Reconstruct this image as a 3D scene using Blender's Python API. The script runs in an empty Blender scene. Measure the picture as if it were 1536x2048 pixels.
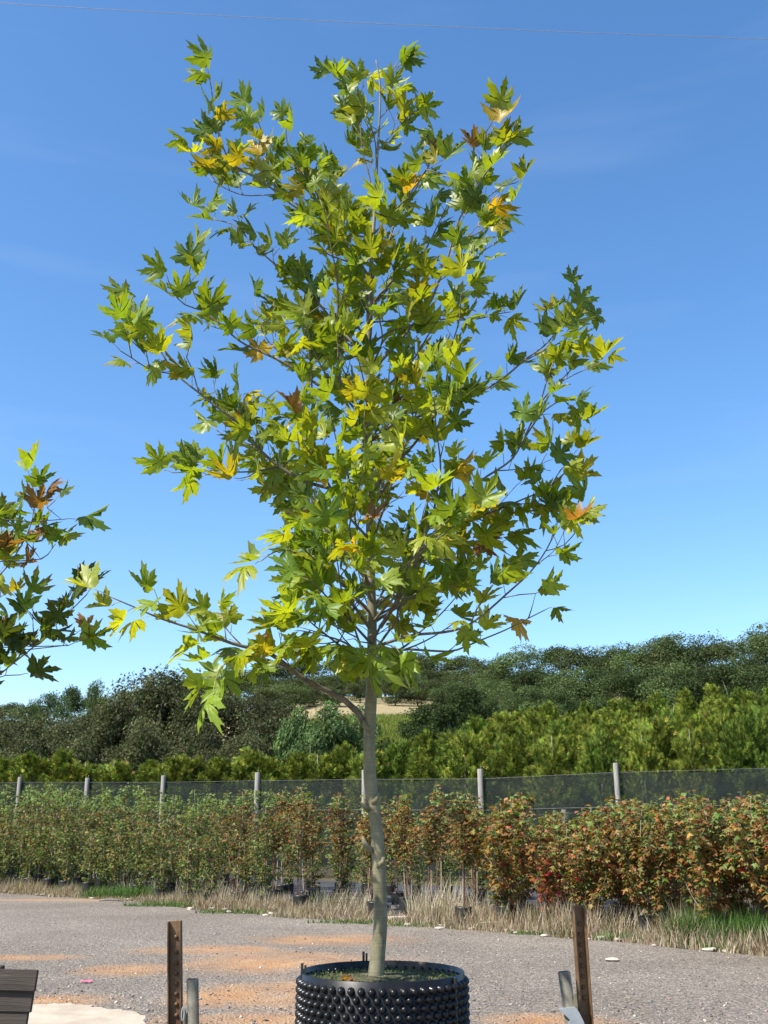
import bpy, bmesh, math, random
import numpy as np
from mathutils import Vector, Matrix
R = math.radians
S = bpy.context.scene
C = S.collection
rnd = random.Random(7)
nr = np.random.default_rng(7)

# ------------------------------------------------------------------ camera, sky, sun, exposure
PW, PH, F = 1536.0, 2048.0, 2054.0
PITCH = R(17.08)
EYE = Vector((0, 0, 1.6))
cam = bpy.data.cameras.new('camera')
cam.sensor_fit = 'VERTICAL'
cam.angle = 2 * math.atan(PH / 2 / F)
cam.clip_end = 5000
camo = bpy.data.objects.new('camera', cam)
camo.location = EYE
camo.rotation_euler = (R(90) + PITCH, 0, 0)
C.objects.link(camo)
S.camera = camo

SUN_EL, SUN_AZ = R(50), R(237)          # azimuth clockwise from +Y (the view direction)
SUN = Vector((math.sin(SUN_AZ) * math.cos(SUN_EL), math.cos(SUN_AZ) * math.cos(SUN_EL), math.sin(SUN_EL)))
W = bpy.data.worlds.new('World')
S.world = W
W.use_nodes = True
wn = W.node_tree.nodes
wl = W.node_tree.links
sky = wn.new('ShaderNodeTexSky')
sky.sky_type = 'NISHITA'
sky.sun_disc = False
sky.sun_elevation = SUN_EL
sky.sun_rotation = SUN_AZ
sky.altitude = 300
sky.air_density = 1.0
sky.dust_density = 0.9
sky.ozone_density = 2.2
shs = wn.new('ShaderNodeHueSaturation')
shs.inputs['Saturation'].default_value = 1.22
wl.new(sky.outputs[0], shs.inputs['Color'])
# thin high cirrus streaks
wtc = wn.new('ShaderNodeTexCoord'); wmp = wn.new('ShaderNodeMapping')
wmp.inputs['Scale'].default_value = (1.1, 1.1, 9.0); wmp.inputs['Rotation'].default_value = (0, R(4), 0)
wl.new(wtc.outputs['Generated'], wmp.inputs[0])
wno = wn.new('ShaderNodeTexNoise'); wno.inputs['Scale'].default_value = 2.2; wno.inputs['Detail'].default_value = 5; wno.inputs['Roughness'].default_value = .5
wl.new(wmp.outputs[0], wno.inputs['Vector'])
wra = wn.new('ShaderNodeMapRange'); wra.inputs[1].default_value = .52; wra.inputs[2].default_value = .8; wra.inputs[3].default_value = 0; wra.inputs[4].default_value = .05
wl.new(wno.outputs[0], wra.inputs[0])
wmx = wn.new('ShaderNodeMix'); wmx.data_type = 'RGBA'
wl.new(wra.outputs[0], wmx.inputs[0]); wl.new(shs.outputs[0], wmx.inputs[6]); wmx.inputs[7].default_value = (5.2, 5.6, 6.0, 1)
wl.new(wmx.outputs[2], wn['Background'].inputs[0])
wn['Background'].inputs[1].default_value = 0.138
sl = bpy.data.lights.new('sun', 'SUN')
sl.energy = 4.6
sl.angle = R(0.53)
sl.color = (1.0, 0.955, 0.88)
so = bpy.data.objects.new('sun', sl)
so.rotation_euler = SUN.to_track_quat('Z', 'Y').to_euler()
so.location = (-8, -8, 14)
C.objects.link(so)
S.view_settings.view_transform = 'Standard'
S.view_settings.look = 'None'
S.view_settings.exposure = 0.9
S.view_settings.gamma = 1
S.cycles.transparent_max_bounces = 24
S.cycles.max_bounces = 7

# ------------------------------------------------------------------ pixel helpers
cp, sp_ = math.cos(PITCH), math.sin(PITCH)
def ray(px, py):
    u, v = (px - PW / 2) / F, (PH / 2 - py) / F
    return Vector((u, cp - sp_ * v, sp_ + cp * v))
def at(px, py, Y):
    d = ray(px, py)
    return EYE + d * (Y / d.y)
def ground(px, py, z=0.0):
    d = ray(px, py)
    return EYE + d * ((z - EYE.z) / d.z)

# ------------------------------------------------------------------ object helpers
def tag(o, label=None, cat=None, group=None, kind=None):
    if label: o['label'] = label
    if cat: o['category'] = cat
    if group: o['group'] = group
    if kind: o['kind'] = kind
    return o
def empty(name, loc=(0, 0, 0), rz=0.0):
    o = bpy.data.objects.new(name, None)
    o.location = loc
    o.rotation_euler = (0, 0, rz)
    o.empty_display_size = 0.1
    C.objects.link(o)
    return o
def link(name, me, parent=None, loc=None):
    o = bpy.data.objects.new(name, me)
    C.objects.link(o)
    if parent: o.parent = parent
    if loc is not None: o.location = loc
    return o
def copy_tree(o, parent=None):
    c = o.copy()
    C.objects.link(c)
    c.parent = parent
    for ch in list(o.children):
        copy_tree(ch, c)
    return c

class MB:
    """collects polygons of one mesh"""
    def __init__(s):
        s.v, s.f, s.m, s.sm = [], [], [], []
    def poly(s, pts, mi=0):
        n = len(s.v)
        s.v += [tuple(p) for p in pts]
        s.f.append(list(range(n, n + len(pts)))); s.m.append(mi); s.sm.append(False)
    def box(s, c, d, rot=None, mi=0, bev=0.0):
        c = Vector(c)
        hx, hy, hz = d[0] / 2, d[1] / 2, d[2] / 2
        n = len(s.v)
        if bev <= 0:
            P = [(x, y, z) for z in (-hz, hz) for y in (-hy, hy) for x in (-hx, hx)]
            Fs = [(0, 2, 3, 1), (4, 5, 7, 6), (0, 1, 5, 4), (2, 6, 7, 3), (0, 4, 6, 2), (1, 3, 7, 5)]
        else:
            b = min(bev, hx * .8, hy * .8, hz * .8)
            bm = bmesh.new()
            bmesh.ops.create_cube(bm, size=1)
            bmesh.ops.scale(bm, vec=(d[0], d[1], d[2]), verts=bm.verts)
            bmesh.ops.bevel(bm, geom=bm.edges[:], offset=b, segments=1, affect='EDGES')
            bm.verts.index_update()
            P = [tuple(v.co) for v in bm.verts]
            Fs = [tuple(v.index for v in f.verts) for f in bm.faces]
            bm.free()
        for p in P:
            p = Vector(p)
            if rot is not None: p = rot @ p
            s.v.append(tuple(p + c))
        for f in Fs:
            s.f.append([n + i for i in f]); s.m.append(mi); s.sm.append(False)
    def tube(s, pts, rad, sides=6, mi=0, cap=True, smooth=True):
        pts = [Vector(p) for p in pts]
        n0 = len(s.v)
        up = Vector((0.31, 0.17, 0.93))
        prev = None
        for i, p in enumerate(pts):
            t = (pts[min(i + 1, len(pts) - 1)] - pts[max(i - 1, 0)])
            if t.length < 1e-9: t = Vector((0, 0, 1))
            t.normalize()
            a = t.cross(up) if prev is None else prev - t * prev.dot(t)
            if a.length < 1e-4: a = t.cross(Vector((1, 0, 0)))
            a.normalize(); prev = a
            b = t.cross(a)
            r = rad[i] if hasattr(rad, '__len__') else rad
            for k in range(sides):
                an = 2 * math.pi * k / sides
                s.v.append(tuple(p + (a * math.cos(an) + b * math.sin(an)) * r))
        for i in range(len(pts) - 1):
            for k in range(sides):
                k2 = (k + 1) % sides
                s.f.append([n0 + i * sides + k, n0 + i * sides + k2, n0 + (i + 1) * sides + k2, n0 + (i + 1) * sides + k])
                s.m.append(mi); s.sm.append(smooth)
        if cap:
            s.f.append([n0 + k for k in range(sides)][::-1]); s.m.append(mi); s.sm.append(False)
            e = n0 + (len(pts) - 1) * sides
            s.f.append([e + k for k in range(sides)]); s.m.append(mi); s.sm.append(False)
    def lathe(s, prof, c=(0, 0, 0), sides=24, mi=0, smooth=True):
        n0 = len(s.v)
        for r, z in prof:
            for k in range(sides):
                a = 2 * math.pi * k / sides
                s.v.append((c[0] + r * math.cos(a), c[1] + r * math.sin(a), c[2] + z))
        for i in range(len(prof) - 1):
            for k in range(sides):
                k2 = (k + 1) % sides
                s.f.append([n0 + i * sides + k, n0 + i * sides + k2, n0 + (i + 1) * sides + k2, n0 + (i + 1) * sides + k])
                s.m.append(mi); s.sm.append(smooth)
    def mesh(s, name, mats):
        me = bpy.data.meshes.new(name)
        me.from_pydata(s.v, [], s.f)
        for m in (mats if isinstance(mats, (list, tuple)) else [mats]): me.materials.append(m)
        me.polygons.foreach_set('material_index', s.m)
        me.polygons.foreach_set('use_smooth', s.sm)
        me.update()
        return me
    def build(s, name, mats, parent=None, loc=None):
        return link(name, s.mesh(name, mats), parent, loc)

def spline(pts, rads=None, step=0.12):
    """Catmull-Rom through pts (3d), resampled"""
    P = [Vector(p) for p in pts]
    out, ro = [], []
    for i in range(len(P) - 1):
        p0, p1, p2, p3 = P[max(i - 1, 0)], P[i], P[i + 1], P[min(i + 2, len(P) - 1)]
        n = max(1, int((p2 - p1).length / step))
        for k in range(n):
            t = k / n
            out.append(0.5 * ((2 * p1) + (p2 - p0) * t + (2 * p0 - 5 * p1 + 4 * p2 - p3) * t * t + (3 * p1 - p0 - 3 * p2 + p3) * t ** 3))
            if rads: ro.append(rads[i] * (1 - t) + rads[i + 1] * t)
    out.append(P[-1])
    if rads: ro.append(rads[-1])
    return (out, ro) if rads else out

def cloud(name, tv, tf, mats3, pos, cols, mat, tipcol=None):
    """one mesh of N copies of a triangle template: tv (k,3), tf (m,3), mats3 (N,3,3), pos (N,3), cols (N,3); tipcol (k,) brown weights"""
    tv = np.asarray(tv, np.float32); tf = np.asarray(tf, np.int32)
    N, k, m = len(pos), len(tv), len(tf)
    V = np.einsum('nij,kj->nki', mats3, tv) + np.asarray(pos)[:, None, :]
    V = V.reshape(-1, 3).astype(np.float32)
    Fi = (tf[None] + (np.arange(N) * k)[:, None, None]).reshape(-1).astype(np.int32)
    me = bpy.data.meshes.new(name)
    me.vertices.add(N * k); me.vertices.foreach_set('co', V.ravel())
    me.loops.add(len(Fi)); me.loops.foreach_set('vertex_index', Fi)
    me.polygons.add(N * m)
    me.polygons.foreach_set('loop_start', np.arange(0, N * m * 3, 3, dtype=np.int32))
    me.update(calc_edges=True)
    ca = me.color_attributes.new('Col', 'FLOAT_COLOR', 'POINT')
    cc = np.ones((N, k, 4), np.float32)
    cc[:, :, :3] = np.asarray(cols, np.float32)[:, None, :]
    if tipcol is not None:
        w = np.asarray(tipcol, np.float32)
        if w.ndim == 1: w = np.broadcast_to(w, (N, k))
        cc[:, :, :3] = cc[:, :, :3] * (1 - w[..., None]) + np.array((0.20, 0.085, 0.03), np.float32) * w[..., None]
    ca.data.foreach_set('color', cc.ravel())
    me.materials.append(mat)
    return me

def frames(d, n):
    """(N,3,3) matrices with columns x,y,z: y along d, z near n"""
    d = d / np.linalg.norm(d, axis=1, keepdims=True)
    n = n - d * (n * d).sum(1, keepdims=True)
    ln = np.linalg.norm(n, axis=1, keepdims=True); ln[ln < 1e-6] = 1
    n = n / ln
    x = np.cross(d, n)
    return np.stack([x, d, n], axis=2)
def unit(a):
    return a / np.maximum(np.linalg.norm(a, axis=-1, keepdims=True), 1e-9)
def pick(cols, wts, N, jit=0.15, g=nr):
    cols = np.array(cols); w = np.array(wts, float); w /= w.sum()
    c = cols[g.choice(len(cols), N, p=w)]
    return np.clip(c * (1 + g.normal(0, jit, (N, 1))) * (1 + g.normal(0, jit * .35, (N, 3))), 0.003, .9)

# ------------------------------------------------------------------ materials
def mat_new(name):
    m = bpy.data.materials.new(name)
    m.use_nodes = True
    nt = m.node_tree
    return m, nt.nodes, nt.links, nt.nodes['Principled BSDF']
def ramp(n, stops):
    r = n.new('ShaderNodeValToRGB')
    e = r.color_ramp.elements
    e[0].position, e[0].color = stops[0][0], (*stops[0][1], 1)
    e[1].position, e[1].color = stops[-1][0], (*stops[-1][1], 1)
    for p, c in stops[1:-1]:
        x = e.new(p); x.color = (*c, 1)
    return r
def noise(n, l, scale, detail=4, rough=.6, co=None, sc=None, dist=0):
    t = n.new('ShaderNodeTexNoise')
    t.inputs['Scale'].default_value = scale
    t.inputs['Detail'].default_value = detail
    t.inputs['Roughness'].default_value = rough
    t.inputs['Distortion'].default_value = dist
    if co is not None:
        if sc is not None:
            mp = n.new('ShaderNodeMapping'); mp.inputs['Scale'].default_value = sc
            l.new(co, mp.inputs[0]); co = mp.outputs[0]
        l.new(co, t.inputs['Vector'])
    return t
def mixc(n, l, fac, a, b, mode='MIX'):
    m = n.new('ShaderNodeMix'); m.data_type = 'RGBA'; m.blend_type = mode
    for sock, val in ((0, fac), (6, a), (7, b)):
        if isinstance(val, (int, float)): m.inputs[sock].default_value = val
        elif isinstance(val, tuple): m.inputs[sock].default_value = (*val, 1)
        else: l.new(val, m.inputs[sock])
    return m.outputs[2]
def math_(n, l, op, a, b=None, clamp=False):
    m = n.new('ShaderNodeMath'); m.operation = op; m.use_clamp = clamp
    for i, val in enumerate((a, b)):
        if val is None: continue
        if isinstance(val, (int, float)): m.inputs[i].default_value = val
        else: l.new(val, m.inputs[i])
    return m.outputs[0]
def simple(name, stops, scale, rough=.7, bump=.3, bscale=None, metal=0, detail=5, sc=None, coords='Object', spec=.4, bdist=.01):
    m, n, l, b = mat_new(name)
    tc = n.new('ShaderNodeTexCoord')
    t = noise(n, l, scale, detail, .65, tc.outputs[coords], sc)
    r = ramp(n, stops); l.new(t.outputs[0], r.inputs[0]); l.new(r.outputs[0], b.inputs['Base Color'])
    b.inputs['Roughness'].default_value = rough
    b.inputs['Metallic'].default_value = metal
    b.inputs['Specular IOR Level'].default_value = spec
    if bump:
        t2 = noise(n, l, bscale or scale * 4, 4, .6, tc.outputs[coords], sc)
        bp = n.new('ShaderNodeBump'); bp.inputs['Strength'].default_value = bump; bp.inputs['Distance'].default_value = bdist
        l.new(t2.outputs[0], bp.inputs['Height']); l.new(bp.outputs[0], b.inputs['Normal'])
    return m
def leafmat(name, rough=.45, transl=.35, tint=(1.5, 1.35, .45), vary=.18, spec=.35, blot=0):
    """leaf: colour from the 'Col' attribute, light passes through"""
    m, n, l, b = mat_new(name)
    at_ = n.new('ShaderNodeAttribute'); at_.attribute_name = 'Col'
    oi = n.new('ShaderNodeObjectInfo')
    hs = n.new('ShaderNodeHueSaturation')
    mr = n.new('ShaderNodeMapRange'); mr.inputs[3].default_value = 1 - vary; mr.inputs[4].default_value = 1 + vary
    l.new(oi.outputs['Random'], mr.inputs[0]); l.new(mr.outputs[0], hs.inputs['Value'])
    l.new(at_.outputs['Color'], hs.inputs['Color'])
    col = hs.outputs[0]
    if blot:
        tc = n.new('ShaderNodeTexCoord')
        t = noise(n, l, blot, 3, .6, tc.outputs['Object'])
        r = ramp(n, [(.3, (.78, .78, .78)), (.7, (1.2, 1.2, 1.2))]); l.new(t.outputs[0], r.inputs[0])
        col = mixc(n, l, 1.0, col, r.outputs[0], 'MULTIPLY')
    l.new(col, b.inputs['Base Color'])
    b.inputs['Roughness'].default_value = rough
    b.inputs['Specular IOR Level'].default_value = spec
    tr = n.new('ShaderNodeBsdfTranslucent')
    tint_c = mixc(n, l, 1.0, col, tint, 'MULTIPLY')
    l.new(tint_c, tr.inputs[0])
    mx = n.new('ShaderNodeMixShader'); mx.inputs[0].default_value = transl
    l.new(b.outputs[0], mx.inputs[1]); l.new(tr.outputs[0], mx.inputs[2])
    l.new(mx.outputs[0], n['Material Output'].inputs[0])
    return m

M = {}
M['plane_leaf'] = leafmat('plane_leaf', .42, .5, (1.7, 1.45, .35), .2, .45, blot=14)
M['maple_leaf'] = leafmat('maple_leaf', .5, .3, (1.4, 1.3, .5), .16, .25)
M['gum_leaf'] = leafmat('gum_leaf', .75, .2, (1.2, 1.2, .6), .22, .12)
M['conifer_leaf'] = leafmat('conifer_leaf', .8, .12, (1.2, 1.2, .5), .2, .1)
M['grass'] = leafmat('grass_blade', .6, .3, (1.2, 1.1, .6), .1, .2)
M['gum_bark'] = simple('gum_bark', [(.3, (.09, .07, .055)), (.7, (.30, .26, .21))], 3, .9, .4, sc=(1, 1, .25))
M['stem'] = simple('sapling_stem', [(.3, (.20, .15, .11)), (.7, (.42, .36, .28))], 14, .8, .2)
M['stakewood'] = simple('stake_wood', [(.3, (.075, .03, .022)), (.7, (.20, .085, .055))], 9, .85, .3, sc=(4, 4, .4))
M['black_plastic'] = simple('black_plastic', [(.3, (.012, .012, .013)), (.8, (.035, .034, .034))], 6, .38, .1, spec=.5)
M['weedmat'] = simple('weed_mat', [(.3, (.02, .02, .022)), (.7, (.075, .072, .07))], 2.5, .75, .3)
M['mulch'] = simple('bark_mulch', [(.3, (.12, .055, .035)), (.55, (.34, .19, .12)), (.8, (.55, .40, .30))], 40, .95, .8, bscale=70)
M['post'] = simple('fence_post_wood', [(.3, (.17, .15, .125)), (.7, (.36, .33, .29))], 8, .9, .4, sc=(6, 6, .5))
M['wire'] = simple('wire_metal', [(.3, (.10, .10, .10)), (.7, (.2, .2, .2))], 10, .5, 0, metal=.6)
M['edging'] = simple('edging_board', [(.3, (.38, .30, .21)), (.7, (.66, .58, .47))], 7, .9, .4, sc=(.5, 5, 5))

def bark_plane():
    m, n, l, b = mat_new('plane_bark')
    tc = n.new('ShaderNodeTexCoord')
    t = noise(n, l, 3.2, 6, .62, tc.outputs['Object'], (3, 3, 1.1))
    r = ramp(n, [(.28, (.085, .075, .042)), (.45, (.165, .15, .085)), (.62, (.245, .22, .135)), (.8, (.18, .13, .075))])
    l.new(t.outputs[0], r.inputs[0])
    # fine rings and scratches
    t2 = noise(n, l, 9, 5, .7, tc.outputs['Object'], (.7, .7, 9))
    r2 = ramp(n, [(.35, (.72, .72, .72)), (.62, (1.1, 1.1, 1.1))])
    l.new(t2.outputs[0], r2.inputs[0])
    c = mixc(n, l, .75, r.outputs[0], r2.outputs[0], 'MULTIPLY')
    l.new(c, b.inputs['Base Color'])
    b.inputs['Roughness'].default_value = .62
    b.inputs['Specular IOR Level'].default_value = .3
    bp = n.new('ShaderNodeBump'); bp.inputs['Strength'].default_value = .5; bp.inputs['Distance'].default_value = .004
    l.new(t2.outputs[0], bp.inputs['Height']); l.new(bp.outputs[0], b.inputs['Normal'])
    return m
M['bark'] = bark_plane()
M['twig'] = simple('twig_bark', [(.3, (.075, .062, .046)), (.7, (.21, .178, .13))], 20, .7, .2)
M['petiole'] = simple('petiole', [(.3, (.22, .20, .05)), (.7, (.36, .26, .10))], 20, .6, 0)

def gravel_mat():
    m, n, l, b = mat_new('gravel')
    g = n.new('ShaderNodeNewGeometry')
    pos = g.outputs['Position']
    big = noise(n, l, .35, 5, .6, pos, (1, 1, 1))
    rb = ramp(n, [(.3, (.182, .155, .126)), (.55, (.226, .197, .163)), (.75, (.272, .238, .197))])
    l.new(big.outputs[0], rb.inputs[0])
    # stones: voronoi cells with their own tone
    vo = n.new('ShaderNodeTexVoronoi'); vo.inputs['Scale'].default_value = 42; l.new(pos, vo.inputs['Vector'])
    sep = n.new('ShaderNodeSeparateColor'); l.new(vo.outputs['Color'], sep.inputs[0])
    rs = ramp(n, [(.0, (.42, .40, .38)), (.35, (.82, .80, .78)), (.8, (1.15, 1.12, 1.08)), (1.0, (1.9, 1.8, 1.65))])
    l.new(sep.outputs[0], rs.inputs[0])
    fine = noise(n, l, 130, 3, .8, pos)
    rf = ramp(n, [(.3, (.6, .6, .6)), (.7, (1.35, 1.35, 1.35))]); l.new(fine.outputs[0], rf.inputs[0])
    c = mixc(n, l, .8, rb.outputs[0], rs.outputs[0], 'MULTIPLY')
    c = mixc(n, l, .6, c, rf.outputs[0], 'MULTIPLY')
    # orange clay stains where the ground shows through
    acc = None
    wob = noise(n, l, .9, 6, .68, pos)
    spots = [(560, 1925, 2.1, 1.5), (620, 1985, 1.2, 1.5), (470, 1990, .9, 1.2), (270, 1938, 1.0, .8), (110, 2000, .9, .5), (20, 1915, 1.2, .5), (660, 1880, 1.7, 1.2), (420, 1900, 1.4, .9), (540, 2040, 1.5, .6), (90, 1800, 3, .5), (1080, 2040, .9, .5)]
    for px, py, rx, ry in spots:
        p = ground(px, py)
        mp = n.new('ShaderNodeMapping'); mp.vector_type = 'POINT'
        mp.inputs['Location'].default_value = (-p.x / rx, -p.y / ry, 0)
        mp.inputs['Scale'].default_value = (1 / rx, 1 / ry, 0)
        l.new(pos, mp.inputs[0])
        ln = n.new('ShaderNodeVectorMath'); ln.operation = 'LENGTH'; l.new(mp.outputs[0], ln.inputs[0])
        v = math_(n, l, 'SUBTRACT', 1.0, ln.outputs['Value'], True)
        acc = v if acc is None else math_(n, l, 'MAXIMUM', acc, v)
    a2 = math_(n, l, 'ADD', acc, math_(n, l, 'MULTIPLY', math_(n, l, 'SUBTRACT', wob.outputs[0], .5), 2.4))
    gate = math_(n, l, 'MULTIPLY', math_(n, l, 'GREATER_THAN', acc, 0.0), math_(n, l, 'MULTIPLY', acc, 2.2, True))
    fac = math_(n, l, 'MULTIPLY', math_(n, l, 'MULTIPLY', a2, gate, True), .85, True)
    oc = noise(n, l, 2.2, 6, .7, pos)
    ro = ramp(n, [(.3, (.34, .165, .070)), (.55, (.45, .25, .115)), (.75, (.50, .34, .20))]); l.new(oc.outputs[0], ro.inputs[0])
    ro2 = mixc(n, l, .55, ro.outputs[0], rf.outputs[0], 'MULTIPLY')
    c = mixc(n, l, fac, c, ro2)
    l.new(c, b.inputs['Base Color'])
    b.inputs['Roughness'].default_value = .95
    b.inputs['Specular IOR Level'].default_value = .15
    h = math_(n, l, 'ADD', math_(n, l, 'MULTIPLY', vo.outputs['Distance'], -1.0), math_(n, l, 'MULTIPLY', fine.outputs[0], .35))
    bp = n.new('ShaderNodeBump'); bp.inputs['Strength'].default_value = .9; bp.inputs['Distance'].default_value = .018
    l.new(h, bp.inputs['Height']); l.new(bp.outputs[0], b.inputs['Normal'])
    return m
M['gravel'] = gravel_mat()
M['pebble'] = simple('pebble', [(.3, (.22, .2, .18)), (.7, (.42, .39, .35))], 3, .9, .2)
M['palestone'] = simple('pale_stone', [(.3, (.30, .25, .19)), (.7, (.58, .51, .42))], 12, .9, .4)
M['concrete'] = simple('pale_concrete', [(.3, (.33, .26, .18)), (.6, (.44, .37, .275)), (.8, (.48, .42, .33))], 3.0, .95, .5, bscale=40, coords='Object')

def terrain_mat():
    m, n, l, b = mat_new('hillside_grass')
    g = n.new('ShaderNodeNewGeometry')
    pos = g.outputs['Position']
    sx = n.new('ShaderNodeSeparateXYZ'); l.new(pos, sx.inputs[0])
    wob = noise(n, l, .05, 4, .6, pos)
    yy = math_(n, l, 'ADD', sx.outputs[1], math_(n, l, 'MULTIPLY', math_(n, l, 'SUBTRACT', wob.outputs[0], .5), 18))
    mr = n.new('ShaderNodeMapRange'); mr.inputs[1].default_value = 0; mr.inputs[2].default_value = 300; l.new(yy, mr.inputs[0])
    r = ramp(n, [(0, (.10, .085, .05)), (.14, (.10, .085, .05)), (.16, (.06, .075, .025)), (.30, (.10, .13, .03)), (.43, (.15, .18, .045)), (.47, (.27, .22, .12)), (.60, (.31, .25, .14)), (.66, (.20, .17, .09)), (1, (.13, .12, .06))])
    l.new(mr.outputs[0], r.inputs[0])
    f = noise(n, l, 1.6, 6, .75, pos)
    rf = ramp(n, [(.3, (.6, .6, .6)), (.7, (1.35, 1.35, 1.3))]); l.new(f.outputs[0], rf.inputs[0])
    c = mixc(n, l, .9, r.outputs[0], rf.outputs[0], 'MULTIPLY')
    l.new(c, b.inputs['Base Color']); b.inputs['Roughness'].default_value = 1; b.inputs['Specular IOR Level'].default_value = .05
    bp = n.new('ShaderNodeBump'); bp.inputs['Strength'].default_value = .8; bp.inputs['Distance'].default_value = .15
    l.new(f.outputs[0], bp.inputs['Height']); l.new(bp.outputs[0], b.inputs['Normal'])
    return m
M['terrain'] = terrain_mat()

# ------------------------------------------------------------------ terrain
PY = [-60, 40, 50, 90, 130, 180, 280, 350, 700, 1600]
PZ = [0, 0, .3, 6.5, 13.0, 22.5, 36.5, 38, 30, 20]
def tz(x, y):
    z = float(np.interp(y, PY, PZ))
    u = x / max(y, 30)
    f = 1.0
    if u < -.05: f = 1 - .33 * min(1, (-.05 - u) / .2)
    if u > .1: f = 1 + .14 * min(1, (u - .1) / .25)
    w = min(1, max(0, (y - 50) / 60))
    return z * f + w * (1.1 * math.sin(x * .031 + y * .017) + .6 * math.sin(x * .07 - y * .05 + 1))
def build_terrain():
    ys = list(np.arange(-60, 40, 10)) + list(np.arange(40, 200, 4)) + list(np.arange(200, 400, 10)) + list(np.arange(400, 1601, 100))
    xs = list(np.arange(-1200, -200, 100)) + list(np.arange(-200, 200, 6)) + list(np.arange(200, 1201, 100))
    v = [(x, y, tz(x, y) - .03) for y in ys for x in xs]
    nx = len(xs)
    f = [(j * nx + i, j * nx + i + 1, (j + 1) * nx + i + 1, (j + 1) * nx + i) for j in range(len(ys) - 1) for i in range(nx - 1)]
    me = bpy.data.meshes.new('terrain')
    me.from_pydata(v, [], f)
    me.polygons.foreach_set('use_smooth', [True] * len(f))
    me.materials.append(M['terrain'])
    tag(link('terrain', me), 'rising ground with dry paddock beyond the nursery', kind='structure')
build_terrain()

# gravel yard up to the traced edge of the verge
EDGE_PX = [(-900, 1752), (-400, 1766), (0, 1786), (130, 1794), (250, 1803), (400, 1820), (540, 1832), (680, 1842), (800, 1852), (960, 1863), (1100, 1872), (1250, 1884), (1400, 1899), (1536, 1915), (1800, 1945), (2300, 2000)]
EDGE = [ground(*p) for p in EDGE_PX]
EX = [p.x for p in EDGE]; EYv = [p.y for p in EDGE]
def edge_y(x): return float(np.interp(x, EX, EYv))
def build_gravel():
    xs = np.arange(EX[0], EX[-1], .12)
    v, f = [], []
    for i, x in enumerate(xs):
        e = edge_y(x) + .22 * math.sin(x * 1.3) * math.sin(x * .37 + 1) + .12 * math.sin(x * 4.1) + rnd.uniform(-.07, .07)
        v += [(x, -25, 0), (x, e, 0)]
    for i in range(len(xs) - 1):
        f.append((2 * i, 2 * i + 2, 2 * i + 3, 2 * i + 1))
    me = bpy.data.meshes.new('gravel_yard')
    me.from_pydata(v, [], f); me.materials.append(M['gravel'])
    tag(link('gravel_yard', me), 'grey gravel yard with orange clay stains', kind='structure')
build_gravel()
def build_concrete():
    # worn pale slab at the bottom left
    pts = [(-60, 2030), (40, 2016), (110, 2010), (160, 2012), (205, 2020), (250, 2024), (285, 2030), (297, 2040), (290, 2060), (150, 2110), (-80, 2110)]
    P = [ground(*p) for p in pts]
    out = []
    for i in range(len(P)):
        a, b = P[i], P[(i + 1) % len(P)]
        for k in range(5):
            q = a.lerp(b, k / 5)
            out.append((q.x + rnd.uniform(-.04, .04), q.y + rnd.uniform(-.05, .05)))
    mb = MB()
    cx = sum(p[0] for p in out) / len(out); cy = sum(p[1] for p in out) / len(out)
    n = len(out)
    for i in range(n):
        a, b = out[i], out[(i + 1) % n]
        mb.poly([(cx, cy, .022), (a[0], a[1], .018), (b[0], b[1], .018)])
        mb.poly([(a[0], a[1], .018), (a[0] + (a[0] - cx) * .03, a[1] + (a[1] - cy) * .03, .004), (b[0] + (b[0] - cx) * .03, b[1] + (b[1] - cy) * .03, .004), (b[0], b[1], .018)])
    o = mb.build('concrete_pad', M['concrete'])
    tag(o, 'pale worn concrete pad sunk in the gravel', kind='structure')
build_concrete()
def build_weedmat():
    v, f = [], []
    xs = np.arange(-16, 12, .5)
    for i, x in enumerate(xs):
        e = edge_y(x)
        v += [(x, e + .9 + rnd.uniform(-.1, .1), -.012), (x, min(36.5 - .44 * x, e + 14), -.012)]
    for i in range(len(xs) - 1): f.append((2 * i, 2 * i + 2, 2 * i + 3, 2 * i + 1))
    me = bpy.data.meshes.new('weed_mat'); me.from_pydata(v, [], f); me.materials.append(M['weedmat'])
    tag(link('weed_mat', me), 'black weed mat under the potted saplings', kind='structure')
build_weedmat()

# ------------------------------------------------------------------ background trees
SPRIG_V, SPRIG_F = [], []
for k, (ax, ay, ln, wd, tilt) in enumerate([(0, 0, 1, .17, .1), (.75, .15, .85, .16, -.3), (-.75, .1, .9, .16, .35), (.3, .45, .7, .15, .5)]):
    d = Vector((ax, 1, tilt)).normalized(); s_ = Vector((d.y, -d.x, .3)).normalized()
    b0 = Vector((ax * .1, ay * .3, 0)); n0 = len(SPRIG_V)
    for p in (b0, b0 + d * ln * .45 + s_ * wd, b0 + d * ln, b0 + d * ln * .45 - s_ * wd): SPRIG_V.append(tuple(p))
    SPRIG_F += [(n0, n0 + 1, n0 + 2), (n0, n0 + 2, n0 + 3)]

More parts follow.
